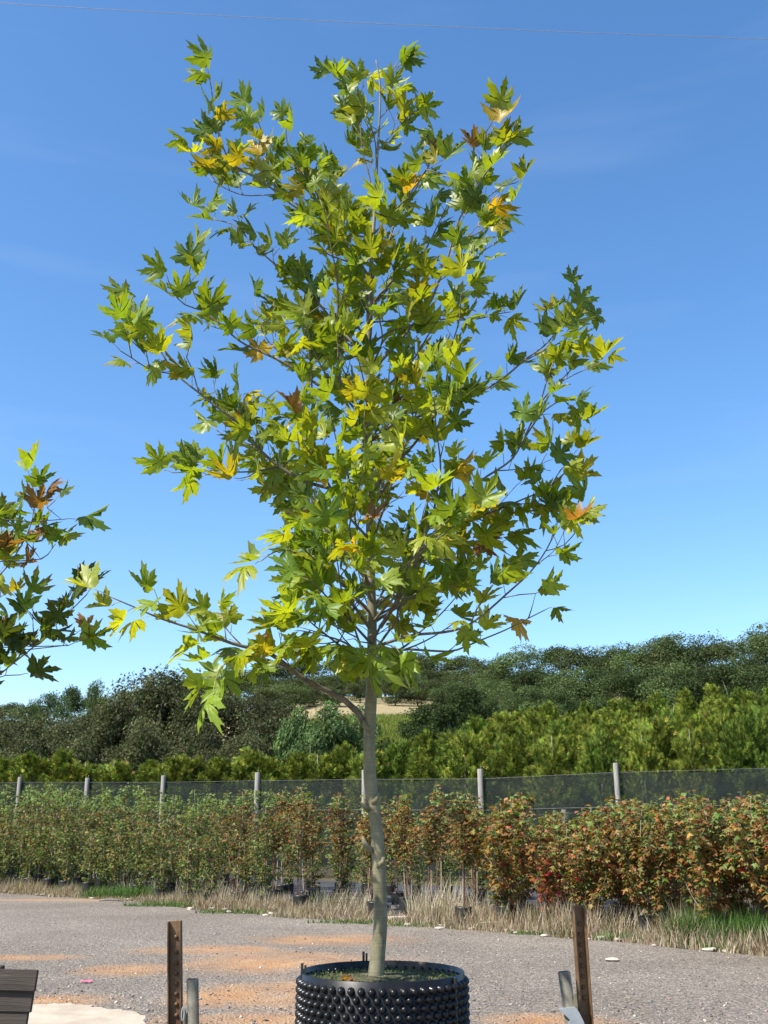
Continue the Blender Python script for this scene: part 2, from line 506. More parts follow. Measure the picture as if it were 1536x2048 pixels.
def limb_mesh(name, g, H, W_, clumps, mat, r0, lean=.05):
    mb = MB()
    top = Vector((g.normal(0, lean) * H, g.normal(0, lean) * H, H * .78))
    tr = spline([(0, 0, -.2), (top.x * .2 + g.normal(0, .02) * H, top.y * .2, H * .3), (top.x * .6, top.y * .6 + g.normal(0, .02) * H, H * .55), top], step=H / 10)
    n = len(tr)
    mb.tube(tr, [r0 * (1 - .85 * i / (n - 1)) for i in range(n)], 7)
    for c in clumps:
        h = max(.18, min(.9, (c[2] / H) * .62 + g.uniform(-.08, .04)))
        b = tr[min(n - 1, int(h * n))]
        mid = b.lerp(Vector(c), .5) + Vector((0, 0, -.03 * H))
        sg = spline([b, mid, Vector(c)], step=H / 8)
        rr = r0 * .32
        mb.tube(sg, [rr * (1 - .8 * i / max(1, len(sg) - 1)) for i in range(len(sg))], 5, cap=False)
    return mb.mesh(name, mat)

def gum_proto(name, seed, H, W_, cols, wts, nclump=30, nleaf=3600, sz=.34, low=.22, weep=0.3, flat=.7, mat='gum_leaf', barkm='gum_bark', crad=.15):
    g = np.random.default_rng(seed)
    cl = []
    while len(cl) < nclump:
        p = g.uniform(-1, 1, 3)
        r = np.linalg.norm(p)
        if r > 1 or r < .45: continue
        z = low * H + (p[2] + 1) / 2 * (1 - low) * H * .93
        prof = 1.0 - .35 * max(0, p[2]) ** 2
        cl.append((p[0] * W_ / 2 * .82 * prof, p[1] * W_ / 2 * .82 * prof, z))
    cl = np.array(cl)
    rad = W_ * crad * g.uniform(.7, 1.45, nclump)
    idx = g.choice(nclump, nleaf, p=rad ** 2 / (rad ** 2).sum())
    d = unit(g.normal(0, 1, (nleaf, 3)))
    rr = g.uniform(.35, 1.0, (nleaf, 1)) ** .5 * (1 + .18 * g.normal(0, 1, (nleaf, 1)))
    pos = cl[idx] + d * rr * rad[idx][:, None] * np.array((1, 1, flat))
    pos[:, 2] = np.maximum(pos[:, 2], .15)
    dirs = unit(d * .8 + g.normal(0, .6, (nleaf, 3)) + np.array((0, 0, -weep)))
    nor = unit(d + g.normal(0, .5, (nleaf, 3)) + np.array((0, 0, .5)))
    m3 = frames(dirs, nor) * (sz * g.uniform(.7, 1.3, nleaf))[:, None, None]
    tone = np.clip(1 + g.normal(0, .24, nclump), .55, 1.6)
    cc = pick(cols, wts, nleaf, .2, g) * tone[idx][:, None]
    crown = cloud(name + '_crown', SPRIG_V, SPRIG_F, m3, pos, np.clip(cc, .004, .8), M[mat])
    trunk = limb_mesh(name + '_trunk', g, H, W_, cl[:14], M[barkm], max(.05, H * .018))
    return trunk, crown, H, W_

DARK = [(.072, .086, .034), (.094, .104, .044), (.122, .122, .058), (.056, .070, .029), (.110, .090, .048)]
MID = [(.075, .118, .040), (.10, .145, .050), (.135, .165, .062), (.062, .095, .036)]
BLUE = [(.055, .085, .055), (.075, .11, .070), (.045, .075, .045)]
gumA = [gum_proto('olive_gum%d' % i, 20 + i, 11, 8.5, DARK, (3, 3, 2, 2, 1), 30, 11000, .24, low=.06, crad=.17) for i in range(3)]
gumB = [gum_proto('green_gum%d' % i, 40 + i, 12, 10, MID, (3, 3, 1.5, 2), 26, 10000, .28, low=.12, crad=.175, flat=.66) for i in range(4)]
gumC = [gum_proto('ridge_gum%d' % i, 60 + i, 12, 11, DARK[:2] + MID[:3], (2, 3, 2, 2, 1), 22, 7000, .32, low=.1, flat=.6, crad=.17) for i in range(3)]
willow = [gum_proto('weeping%d' % i, 80 + i, 6.5, 5.0, [(.095, .155, .048), (.13, .195, .065), (.08, .13, .045)], (2, 2, 1), 34, 8000, .2, low=.05, weep=1.2) for i in range(2)]
darkbush = [gum_proto('dark_shrub%d' % i, 90 + i, 5, 4.4, [(.030, .055, .016), (.045, .07, .022), (.06, .085, .026)], (2, 2, 1), 30, 7000, .18, low=.03, weep=.1) for i in range(2)]

def plant(name, proto, X, Y, H, W_, label, cat, group, z=None, parts=('trunk', 'crown')):
    tm, cm, h0, w0 = proto
    o = empty(name, (X, Y, (tz(X, Y) if z is None else z) - .05), rnd.uniform(0, 6.28))
    o.scale = (W_ / w0, W_ / w0, H / h0)
    link(parts[0], tm, o); link(parts[1], cm, o)
    return tag(o, label, cat, group)
def plant_px(name, protos, px, ytop, Y, wpx, label, cat, group, hmin=2.5):
    top = at(px, ytop, Y)
    H = max(hmin, top.z - tz(top.x, Y))
    w = wpx / F * Y * 1.03
    return plant(name, rnd.choice(protos), top.x, Y, H, w, label, cat, group)

# dark olive gum clump behind the hedge at the left
for px, yt, Y, w in [(10, 1412, 66, 170), (75, 1418, 62, 150), (135, 1425, 60, 140), (200, 1392, 66, 170), (262, 1372, 64, 170), (318, 1322, 66, 210), (372, 1328, 69, 200), (420, 1356, 64, 170), (470, 1372, 66, 170), (522, 1384, 63, 150), (560, 1398, 70, 150), (-60, 1405, 66, 180), (160, 1455, 57, 120), (300, 1430, 58, 140), (400, 1440, 57, 140), (500, 1450, 57, 130), (50, 1460, 56, 130)]:
    plant_px('gum_tree', gumA, px, yt, Y, w, 'dark olive gum tree in the dense clump behind the clipped hedge', 'tree', 'dark gum trees behind the hedge')
for px, yt, Y, w in [(112, 1372, 120, 60), (155, 1362, 130, 60), (200, 1352, 125, 46), (75, 1396, 125, 60)]:
    plant_px('gum_tree', gumB, px, yt, Y, w * 1.25, 'light green tree rising above the far end of the dark gum clump', 'tree', 'pale trees above the dark clump')
# weeping green trees right of the clump
for px, yt, Y, w in [(598, 1392, 58, 100), (655, 1378, 58, 130), (712, 1392, 60, 110), (625, 1440, 54, 110)]:
    plant_px('willow_tree', willow, px, yt, Y, w, 'soft bluish green weeping tree between gum clump and plane trunk', 'tree', 'weeping green trees')
for px, yt, Y, w in [(790, 1462, 56, 80), (850, 1408, 92, 110), (895, 1412, 84, 120), (930, 1378, 100, 110)]:
    plant_px('dark_shrub', darkbush, px, yt, Y, w, 'round dark green shrub standing at the edge of the light green field', 'shrub', 'dark shrubs by the field')
# mid distance green gums on the right slope
for px, yt, Y, w in [(905, 1362, 140, 90), (960, 1352, 140, 110), (1010, 1340, 132, 110), (1065, 1330, 128, 120), (1120, 1338, 124, 110), (1175, 1330, 124, 130), (1235, 1335, 118, 120), (1290, 1325, 120, 130), (1345, 1320, 115, 130), (1400, 1318, 115, 140), (1460, 1310, 112, 150), (1520, 1315, 112, 150), (1580, 1300, 112, 160), (1640, 1290, 112, 160), (1000, 1375, 112, 90), (1055, 1368, 110, 100), (1110, 1370, 106, 100)]:
    plant_px('gum_tree', gumB, px, yt, Y, w, 'deep green gum tree on the slope directly above the cypress plantation', 'tree', 'green gum trees above the plantation')
# ridge
for px, yt, Y, w in [(1040, 1290, 180, 140), (1100, 1285, 190, 110), (1155, 1286, 185, 120), (1210, 1290, 180, 120), (1265, 1270, 175, 120), (1320, 1272, 170, 120), (1375, 1252, 170, 150), (1440, 1276, 165, 120), (1510, 1246, 160, 130), (1570, 1240, 160, 150), (1640, 1246, 160, 160), (1340, 1262, 185, 110), (990, 1318, 190, 90)]:
    plant_px('gum_tree', gumB + gumC, px, yt, Y, w, 'tall rounded gum tree standing against the sky on the right hand ridge', 'tree', 'gum trees on the ridge skyline')
for px, yt, Y, w in [(470, 1330, 270, 80), (520, 1326, 275, 80), (570, 1322, 270, 90), (620, 1316, 270, 90), (670, 1308, 265, 90), (715, 1310, 270, 80), (770, 1296, 260, 100), (820, 1304, 265, 90), (868, 1302, 260, 90), (915, 1306, 255, 90), (955, 1312, 250, 80), (800, 1330, 230, 80), (850, 1338, 225, 80), (910, 1335, 225, 90), (690, 1345, 225, 90), (640, 1350, 225, 70), (600, 1352, 230, 80), (960, 1340, 215, 90), (755, 1340, 225, 80), (540, 1350, 240, 90), (730, 1330, 245, 80)]:
    plant_px('gum_tree', gumC, px, yt, Y, w * 1.15, 'far gum tree on the hilltop behind the dry paddock', 'tree', 'gum trees beyond the paddock', hmin=5)
for px, yt, Y, w in [(-30, 1402, 300, 60), (20, 1400, 300, 60), (60, 1396, 290, 60), (180, 1388, 280, 60), (225, 1380, 280, 70), (270, 1372, 280, 70), (310, 1370, 280, 60), (350, 1362, 280, 60), (400, 1352, 280, 70), (440, 1340, 280, 70)]:
    plant_px('gum_tree', gumC, px, yt, Y, w * 1.3, 'small distant gum tree on the low skyline left of the dark clump', 'tree', 'distant skyline gum trees', hmin=6)

for px, yt, Y, w in [(585, 1362, 175, 90), (630, 1358, 180, 80), (665, 1368, 170, 60), (790, 1352, 178, 70), (835, 1350, 180, 80), (720, 1356, 185, 60), (545, 1372, 170, 90), (890, 1345, 175, 70)]:
    plant_px('gum_tree', gumC, px, yt, Y, w * 1.1, 'dark spreading gum tree standing out on the dry paddock', 'tree', 'gum trees on the dry paddock', hmin=3)
# cypress hedge and plantation: sprays of flattened foliage
FR_V, FR_F = [], []
for (bx, ln, an, z) in [(0, 1.0, 0, 0), (.18, .62, 38, .06), (.2, .6, -38, -.06), (.45, .5, 34, -.05), (.47, .48, -34, .05), (.3, .4, 62, .1), (.3, .4, -62, -.1)]:
    d = Vector((math.sin(R(an)), math.cos(R(an)), z)); s_ = Vector((d.y, -d.x, 0)) * .034
    b0 = Vector((0, bx, 0)); n0 = len(FR_V)
    FR_V += [tuple(b0 - s_), tuple(b0 + s_ ), tuple(b0 + d * ln * .6 + s_ * 1.3 + Vector((0, 0, .04))), tuple(b0 + d * ln)]
    FR_F += [(n0, n0 + 1, n0 + 2), (n0, n0 + 2, n0 + 3)]
def conifer_proto(name, seed, H, W_, cols, wts, n=11000, sz=.22, pointy=.5):
    g = np.random.default_rng(seed)
    nb = 230
    bh = g.beta(1.15, 1.3, nb); baz = g.uniform(0, 2 * np.pi, nb)
    lob = 1 + .12 * np.sin(baz * 3 + g.uniform(0, 6)) + .10 * g.normal(0, 1, nb)
    prof = (1 - bh) ** pointy * np.minimum(1, .72 + bh * 1.4)
    brr = W_ / 2 * prof * lob * (1 - .35 * g.uniform(0, 1, nb) ** 2)
    bo = np.stack([np.cos(baz), np.sin(baz), np.full(nb, .0)], 1)
    tip = bo * brr[:, None]; tip[:, 2] = .06 * H + bh * H * .88
    bd = unit(bo + np.array((0, 0, .62)) + g.normal(0, .22, (nb, 3)) + np.array((0, 0, .8)) * (bh ** 3)[:, None])
    k = g.integers(0, nb, n)
    t = g.uniform(0, 1, n) ** .7
    pos = tip[k] - bd[k] * ((1 - t) * .75)[:, None] + g.normal(0, .085, (n, 3)) * (1.15 - .6 * t)[:, None]
    pos[:, 2] = np.maximum(pos[:, 2], .1)
    dirs = unit(bd[k] + g.normal(0, .38, (n, 3)))
    nor = unit(np.array((0, 0, 1.0)) + g.normal(0, .55, (n, 3)))
    m3 = frames(dirs, nor) * (sz * g.uniform(.65, 1.4, n))[:, None, None]
    tone = np.clip(1 + g.normal(0, .2, nb), .55, 1.5)[k][:, None]
    cr = cloud(name + '_foliage', FR_V, FR_F, m3, pos, np.clip(pick(cols, wts, n, .2, g) * tone, .004, .8), M['conifer_leaf'])
    mb = MB()
    mb.tube([(0, 0, -.2), (.02, 0, H * .5), (0, .02, H * .92)], [H * .016, H * .011, .01], 6)
    return mb.mesh(name + '_trunk', M['gum_bark']), cr, H, W_
GOLD = [(.20, .235, .030), (.14, .19, .028), (.095, .14, .024), (.28, .27, .04), (.25, .18, .045)]
con = [conifer_proto('cypress%d' % i, 110 + i, 5, 3.0, GOLD, (3, 3.2, 2.4, 1.0, .35), pointy=[.36, .45, .30, .5][i]) for i in range(4)]
conG = [conifer_proto('green_cypress%d' % i, 120 + i, 5, 3.2, [(.085, .14, .024), (.12, .175, .026), (.17, .21, .028)], (3, 3, 1.4), pointy=.42) for i in range(2)]
def cyp(px, ytop, Y, wpx, label, group, protos):
    plant_px('cypress_tree', protos, px, ytop, Y, wpx, label, 'cypress', group, hmin=2.2)
for px, yt in [(-55, 1510), (15, 1520), (72, 1504), (122, 1502), (178, 1522), (235, 1520), (300, 1525), (345, 1508), (385, 1512), (438, 1518), (495, 1500), (540, 1504), (590, 1508), (640, 1505), (690, 1490)]:
    cyp(px + rnd.uniform(-8, 8), yt - 17, 46.5 - .3 * (px - 300) / 100, 128, 'golden green cypress in the clipped row behind the netting fence', 'cypress row behind the fence', con)
rows = [(40, 1478, 1420, 740, 122), (44, 1462, 1402, 800, 122), (49, 1440, 1398, 850, 116), (55, 1436, 1388, 900, 110), (62, 1432, 1382, 950, 104), (70, 1420, 1374, 1000, 96), (79, 1412, 1368, 1020, 88), (89, 1404, 1362, 1050, 80)]
CROW = [' in the plantation row just behind the netting fence'] + [' in the %s plantation row up from the netting fence' % w for w in ('second', 'third', 'fourth', 'fifth', 'sixth', 'seventh')] + [' in the top plantation row below the gum trees']
for k, (Y, y0, y1, x0, w) in enumerate(rows):
    px = x0
    while px < 1680:
        t = (px - x0) / (1536 - x0)
        dark = rnd.random() < (.22 if k < 6 else .35)
        Yj = Y - 4.0 * (px - 768) / 768 * (Y / 45) + rnd.uniform(-.8, .8)
        cyp(px, y0 + (y1 - y0) * t + rnd.gauss(0, 9), Yj, w * rnd.uniform(.85, 1.15),
            ('dull green cypress' if dark else 'yellow tipped cypress') + CROW[k], ('green cypresses' if dark else 'golden cypresses') + CROW[k], conG if dark else con)
        px += w * .78 * rnd.uniform(.85, 1.15)

# light green crop rows on the slope in the middle
TUFT_V, TUFT_F = [], []
for k in range(5):
    a = k * 1.257; c_, s_ = math.cos(a), math.sin(a); n0 = len(TUFT_V)
    TUFT_V += [(-s_ * .09, c_ * .09, 0), (s_ * .09, -c_ * .09, 0), (c_ * .35, s_ * .35, 1.0)]
    TUFT_F.append((n0, n0 + 1, n0 + 2))
def upframes(n, g, tilt=.15):
    z = unit(np.array((0, 0, 1.0)) + g.normal(0, tilt, (n, 3)))
    x = unit(np.cross(z, g.normal(0, 1, (n, 3))))
    return np.stack([x, np.cross(z, x), z], 2)
g = np.random.default_rng(5)
n = 9000
Yc = 94 + np.floor(g.uniform(0, 24, n)) * 1.7 + g.normal(0, .14, n); Xc = g.uniform(-14, 12, n)
zz = np.array([tz(x, y) for x, y in zip(Xc, Yc)])
tag(link('field_crop', cloud('field_crop', TUFT_V, TUFT_F, upframes(n, g) * g.uniform(.5, 1.0, n)[:, None, None], np.stack([Xc, Yc, zz - .05], 1), pick([(.17, .21, .035), (.21, .23, .05), (.13, .18, .03)], (1, 1, 1), n, .15, g), M['grass'])), 'light green crop rows on the slope below the paddock', kind='stuff')

# ------------------------------------------------------------------ netting fence
def fence():
    o = empty('netting_fence', (0, 35.6, 0))
    tag(o, 'tall dark shade netting fence on weathered timber posts', 'fence')
    posts = [(-105, 1558), (40, 1554), (175, 1556), (327, 1551), (515, 1545), (728, 1540), (960, 1538), (1231, 1526), (1545, 1515), (1900, 1500)]
    nets = [(-105, 1566), (40, 1563), (175, 1563), (327, 1563), (515, 1560), (728, 1557), (960, 1556), (1231, 1543), (1545, 1534), (1900, 1522)]
    tops, nt = [], []
    for (px, py), (_, ny) in zip(posts, nets):
        d = ray(px, py); u = d.x / d.y
        Y = 35.6 / (1 + .44 * u)
        p = at(px, py, Y); tops.append(p); nt.append(at(px, ny, Y).z)
    for i, p in enumerate(tops):
        mb = MB()
        h = p.z
        r = .085 * rnd.uniform(.9, 1.1)
        mb.tube([(0, 0, -.3), (.01, 0, h * .5), (0, .01, h - .02), (0, .01, h)], [r, r, r * .98, r * .9], 10)
        q = mb.build('post', M['post'], o, (p.x, p.y - 35.6, 0))
        nb = MB(); nb.tube([(.03, -.0, h - .02), (.03, 0, h + .10)], .012, 5); nb.build('pin', M['wire'], q)
    m, n, l, b = mat_new('shade_netting')
    tc = n.new('ShaderNodeTexCoord')
    t = noise(n, l, 1.2, 4, .6, tc.outputs['Object'], (1, 1, 2))
    r = ramp(n, [(.3, (.44, .44, .44)), (.7, (.58, .58, .58))]); l.new(t.outputs[0], r.inputs[0])
    df = n.new('ShaderNodeBsdfDiffuse'); df.inputs[0].default_value = (.035, .042, .042, 1)
    tr = n.new('ShaderNodeBsdfTransparent'); mx = n.new('ShaderNodeMixShader')
    l.new(r.outputs[0], mx.inputs[0]); l.new(tr.outputs[0], mx.inputs[1]); l.new(df.outputs[0], mx.inputs[2])
    l.new(mx.outputs[0], n['Material Output'].inputs[0])
    mb = MB()
    for i in range(len(tops) - 1):
        a, c = tops[i], tops[i + 1]
        K = 8
        for k in range(K):
            q = []
            for t_ in (k / K, (k + 1) / K):
                x = a.x + (c.x - a.x) * t_; y = a.y + (c.y - a.y) * t_ - 35.6 + .10 + .03 * math.sin(t_ * 9 + i)
                z = nt[i] + (nt[i + 1] - nt[i]) * t_ - .07 * math.sin(t_ * math.pi) * (1 + .3 * math.sin(i * 3))
                q.append((x, y, z))
            mb.poly([(q[0][0], q[0][1], .1), (q[1][0], q[1][1], .1), q[1], q[0]])
    mb.build('netting', m, o)
    for frac, wr in ((.992, .006), (.68, .008), (.35, .008)):
        wb = MB()
        pts = []
        for i in range(len(tops)):
            pts.append((tops[i].x, tops[i].y - 35.6 + .06, nt[i] * frac))
        wb.tube(pts, wr, 4)
        wb.build('wire', M['wire'], o)
    # shorter second line of posts behind
    o2 = empty('low_fence', (0, 38, 0))
    tag(o2, 'low wire fence on short timber posts seen through the netting', 'fence')
    pts = []
    for px, py in [(1010, 1627), (1127, 1619), (1297, 1616), (1513, 1606), (1760, 1596)]:
        d = ray(px, py); u = d.x / d.y
        Y = 38.2 / (1 + .44 * u); p = at(px, py, Y)
        mb = MB(); mb.tube([(0, 0, -.2), (0, 0, p.z)], .075, 8); mb.build('post', M['post'], o2, (p.x, p.y - 38, 0))
        pts.append((p.x, p.y - 38 - .09, p.z - .12))
    wb = MB(); wb.tube(pts, .008, 4); wb.build('wire', M['wire'], o2)
    wb = MB(); wb.tube([(a, b_, c_ - .6) for a, b_, c_ in pts], .008, 4); wb.build('wire', M['wire'], o2)
fence()

# ------------------------------------------------------------------ potted saplings
ML_V = [(0, 0, 0), (.34, .28, -.10), (.62, .62, -.22), (.24, .60, .02), (0, 1.0, -.12), (-.24, .60, .02), (-.62, .62, -.22), (-.34, .28, -.10), (0, .42, .06)]
ML_F = [(8, 0, 1), (8, 1, 2), (8, 2, 3), (8, 3, 4), (8, 4, 5), (8, 5, 6), (8, 6, 7), (8, 7, 0)]
def sapling_proto(name, seed, H, W_, clear, nleaf, sz, palette):
    """palette(hfrac array, g) -> colours"""
    g = np.random.default_rng(seed)
    r_ = random.Random(seed)
    st = MB()
    main = spline([(0, 0, .25), (g.normal(0, .03), g.normal(0, .03), H * .4), (g.normal(0, .05), g.normal(0, .05), H * .75), (g.normal(0, .05), g.normal(0, .05), H)], step=.2)
    n = len(main)
    st.tube(main, [.016 * (1 - .75 * i / (n - 1)) for i in range(n)], 5)
    segs = [(main[int(n * clear / H):], .8)]
    nb = 11
    for k in range(nb):
        h = clear + (H * .9 - clear) * (k + r_.random() * .6) / nb
        b = main[min(n - 1, int(h / H * (n - 1)))]
        az = k * 2.4 + r_.random()
        ln = W_ * .5 * (1.22 - .95 * h / H) * r_.uniform(.7, 1.25)
        e = b + Vector((math.cos(az) * ln, math.sin(az) * ln, ln * r_.uniform(.9, 1.9)))
        mid = b.lerp(e, .5) + Vector((math.cos(az) * .08, math.sin(az) * .08, -.04))
        sg = spline([b, mid, e], step=.12)
        st.tube(sg, [.007 * (1 - .6 * i / max(1, len(sg) - 1)) for i in range(len(sg))], 4, cap=False)
        segs.append((sg, 1.0))
    pts = []
    lens = np.array([len(s[0]) * s[1] for s in segs], float); lens /= lens.sum()
    for _ in range(nleaf):
        sg = segs[g.choice(len(segs), p=lens)][0]
        i = g.uniform(0, len(sg) - 1.001)
        a, b = sg[int(i)], sg[min(len(sg) - 1, int(i) + 1)]
        pts.append(tuple(a.lerp(b, i % 1)))
    for k in range(26): pts[k] = tuple(main[-1] + Vector((0, 0, -.35 * (k / 26) ** 1.3)))
    pts = np.array(pts)
    az = g.uniform(0, 2 * np.pi, nleaf)
    out = np.stack([np.cos(az), np.sin(az), g.normal(0.1, .35, nleaf)], 1)
    pos = pts + out * g.uniform(.02, .14, (nleaf, 1))
    pos[:, 2] = np.maximum(pos[:, 2], .12)
    dirs = unit(out + np.array((0, 0, -.45)) + g.normal(0, .3, (nleaf, 3)))
    nor = unit(np.array((0, 0, 1.0)) + out * .55 + g.normal(0, .4, (nleaf, 3)))
    m3 = frames(dirs, nor) * (sz * g.uniform(.6, 1.25, nleaf))[:, None, None]
    fol = cloud(name + '_foliage', ML_V, ML_F, m3, pos, palette(pos[:, 2] / H, g), M['maple_leaf'])
    stem = st.mesh(name + '_stem', M['stem'])
    kb = MB(); kb.box((.07, .03, .78), (.024, .024, 1.56)); stake = kb.mesh(name + '_stake', M['stakewood'])
    return stem, fol, stake
pb = MB()
pb.lathe([(.02, .004), (.145, .004), (.15, .02), (.155, .06), (.150, .08), (.160, .10), (.155, .14), (.165, .17), (.158, .20), (.17, .24), (.163, .27), (.178, .31), (.178, .33), (.165, .33), (.16, .29)], sides=18)
POTM = pb.mesh('sapling_pot', M['black_plastic'])
pb = MB(); pb.lathe([(.164, .285), (.11, .30), (.05, .296), (.001, .30)], sides=14); SOILM = pb.mesh('sapling_soil', M['mulch'])
GREEN = [(.080, .125, .026), (.11, .155, .032), (.145, .18, .042), (.058, .095, .022), (.18, .20, .06)]
RUST = [(.20, .105, .032), (.25, .145, .04), (.17, .115, .033), (.28, .17, .055), (.21, .08, .035)]
ORNG = [(.29, .125, .038), (.33, .18, .05), (.22, .09, .035), (.29, .205, .055), (.34, .125, .05)]
def pal(mixlow, mixhigh, A, B, tipgreen=0.0, red=0.0):
    def f(h, g):
        N = len(h)
        p = np.clip(mixlow + (mixhigh - mixlow) * h + g.normal(0, .12, N), 0, 1)
        w = (g.uniform(0, 1, N) < p)[:, None]
        c = np.where(w, pick(B, (1,) * len(B), N, .18, g), pick(A, (1,) * len(A), N, .18, g))
        if red:
            k = (g.uniform(0, 1, N) < red * np.clip(1.4 - 1.6 * h, 0, 1))[:, None]
            c = np.where(k, pick([(.42, .035, .045), (.50, .07, .05)], (1, 1), N, .2, g), c)
        if tipgreen:
            k = ((h > .87) & (g.uniform(0, 1, N) < tipgreen))[:, None]
            c = np.where(k, pick([(.13, .20, .04), (.19, .245, .06)], (1, 1), N, .12, g), c)
        return c
    return f
SAP = {
    'green': [sapling_proto('green_sapling%d' % i, 200 + i, 2.75, 1.05, .22, 820, .085, pal(.04, .30, GREEN, RUST, .85)) for i in range(4)],
    'mixed': [sapling_proto('mixed_sapling%d' % i, 220 + i, 2.6, .95, .55, 640, .082, pal(.25, .75, GREEN, RUST, .6)) for i in range(3)],
    'rust': [sapling_proto('rust_sapling%d' % i, 240 + i, 2.55, 1.05, .98, 760, .086, pal(.35, .85, GREEN, RUST + ORNG[:1], .5)) for i in range(4)],
    'redtip': [sapling_proto('red_sapling%d' % i, 250 + i, 2.5, 1.05, 1.0, 740, .086, pal(.5, .9, GREEN, RUST + RUST + [(.36, .05, .045)], .3)) for i in range(2)],
    'orange': [sapling_proto('orange_sapling%d' % i, 260 + i, 2.1, 1.25, .14, 980, .112, pal(.60, .48, GREEN[1:] + [(.21, .19, .05)], ORNG + RUST[:3], .18, .03)) for i in range(5)],
    'orangered': [sapling_proto('red_orange_sapling%d' % i, 280 + i, 2.05, 1.25, .14, 950, .112, pal(.85, .6, GREEN[1:], ORNG, .4, .30)) for i in range(2)],
}
SLAB = {
    'green': ('green leaved maple sapling in a black pot', 'green maple saplings'),
    'mixed': ('half green half rusty maple sapling in a black pot', 'half turned maple saplings'),
    'rust': ('rusty maple sapling on a bare lower stem with brown stake', 'rusty maple saplings on clear stems'),
    'redtip': ('clear stemmed maple sapling flecked with crimson leaves', 'crimson flecked maple saplings'),
    'orange': ('bushy orange and olive maple sapling leafy to its pot', 'bushy orange maple saplings'),
    'orangered': ('bushy maple sapling with bright red lower leaves', 'red based maple saplings'),
}
ROWS = [', front row by the verge', ', second row from the verge', ', third row from the verge', ', fourth row from the verge', ', last row before the netting']
def sapling(kind, x, y, sc, hs=1.0, row=0):
    stem, fol, stake = rnd.choice(SAP[kind])
    o = empty('potted_sapling', (x, y, 0), rnd.uniform(0, 6.28))
    o.scale = (sc, sc, sc * hs)
    p = link('pot', POTM, o); link('soil', SOILM, p)
    link('stem', stem, o); link('foliage', fol, o); link('stake', stake, o)
    tag(o, SLAB[kind][0] + ROWS[row], 'sapling', SLAB[kind][1] + ROWS[row])
    return o
for row in range(5):
    off = [1.35, 2.9, 4.6, 6.6, 8.8][row]
    x = -15.5 - row * .8
    while x < 10.5 + row:
        e = edge_y(x) + off + rnd.uniform(-.2, .2)
        if e > 34.6 - .44 * x: x += .7; continue
        d = Vector((x, e, 1.2)) - EYE
        fy = (-sp_ * d.z + 0) ; dep = cp * d.y + sp_ * d.z
        px = PW / 2 + F * d.x / dep
        q = px + rnd.gauss(0, 26)
        if q < 430: kind = 'green'
        elif q < 560: kind = rnd.choice(['mixed', 'green', 'mixed'])
        elif q < 1000 and row >= 3: kind = 'green'
        elif q < 770: kind = rnd.choice(['rust', 'rust', 'mixed']) if row < 2 else 'rust'
        elif q < 1000: kind = rnd.choice(['rust'] * 6 + ['redtip'])
        else: kind = rnd.choice(['orange'] * 7 + ['orangered'])
        top_px = float(np.interp(px, [0, 150, 330, 420, 600, 760, 960, 1010, 1080, 1160, 1230, 1300, 1420, 1536], [1575, 1572, 1580, 1590, 1580, 1590, 1580, 1600, 1640, 1640, 1612, 1612, 1600, 1612])) + abs(rnd.gauss(0, 26)) - (8 if px < 1000 else 22)
        if row >= 3 and 500 < px < 1000: top_px += 45
        H = at(px, top_px, e).z
        h0 = {'green': 2.75, 'mixed': 2.6, 'rust': 2.55, 'redtip': 2.5, 'orange': 2.1, 'orangered': 2.05}[kind]
        sc = max(.75, min(1.3, H / h0))
        skip = (row == 0 and 555 < px < 585) or (row == 0 and 640 < px < 735) or (row == 0 and 800 < px < 960 and rnd.random() < .5)
        if not skip: sapling(kind, x, e, sc, max(.85, min(1.18, H / h0 / sc)), row)
        x += rnd.uniform(.62, .86) * (1.0 if q < 1000 else .95)
# one leafy green sapling among the bare stems
p = ground(690, 1800); tag(sapling('green', p.x, p.y + .1, .62), 'short bright green sapling standing alone among the bare rusty stems', 'sapling', 'lone green sapling')
# pale timber edging along the weed mat
for i, (x0, y0, x1, y1) in enumerate([(578, 1822, 660, 1806), (800, 1822, 905, 1812), (812, 1846, 862, 1836), (935, 1850, 985, 1846), (975, 1856, 1030, 1850)]):
    a, b = ground(x0, y0), ground(x1, y1)
    mb = MB(); L = (b - a).length
    mb.box((0, 0, .045), (min(L, 1.6), .14, .07), bev=.008)
    o = mb.build('edging_board', M['edging'], None, ((a.x + b.x) / 2, (a.y + b.y) / 2, .0))
    o.rotation_euler.z = math.atan2(b.y - a.y, b.x - a.x) * .35
    tag(o, 'pale timber edging board lying beside the weed mat near the sapling pots', 'board', 'edging boards by the pots')

# ------------------------------------------------------------------ verge grass
BL_V = [(-.5, 0, 0), (.5, 0, 0), (.38, .10, .5), (-.38, .10, .5), (0, .34, 1.0)]
BL_F = [(0, 1, 2), (0, 2, 3), (3, 2, 4)]
def blades(name, xs, ys, hs, cols, wd, label, g, z0=0.0, tilt=.22):
    n = len(xs)
    m3 = upframes(n, g, tilt)
    sc = np.stack([np.full(n, 1.0) * wd * g.uniform(.7, 1.4, n), hs, hs], 1)
    m3 = m3 * sc[:, None, :]
    me = cloud(name, BL_V, BL_F, m3, np.stack([xs, ys, np.full(n, z0) - .02], 1), cols, M['grass'])
    return tag(link(name, me), label, kind='stuff')
def verge(n, g, lo, hi, clump=1.0):
    xs = g.uniform(-17, 13, n)
    # density follows distance so that the near end does not look thinner
    ey = np.array([edge_y(x) for x in xs])
    off = lo + (hi - lo) * g.beta(1.3, 1.5, n)
    return xs, ey + off
g = np.random.default_rng(11)
DRY = [(.38, .31, .215), (.45, .39, .28), (.30, .23, .155), (.35, .25, .18), (.24, .23, .10)]
n = 34000
xs, ys = verge(n, g, -.12, 1.75)
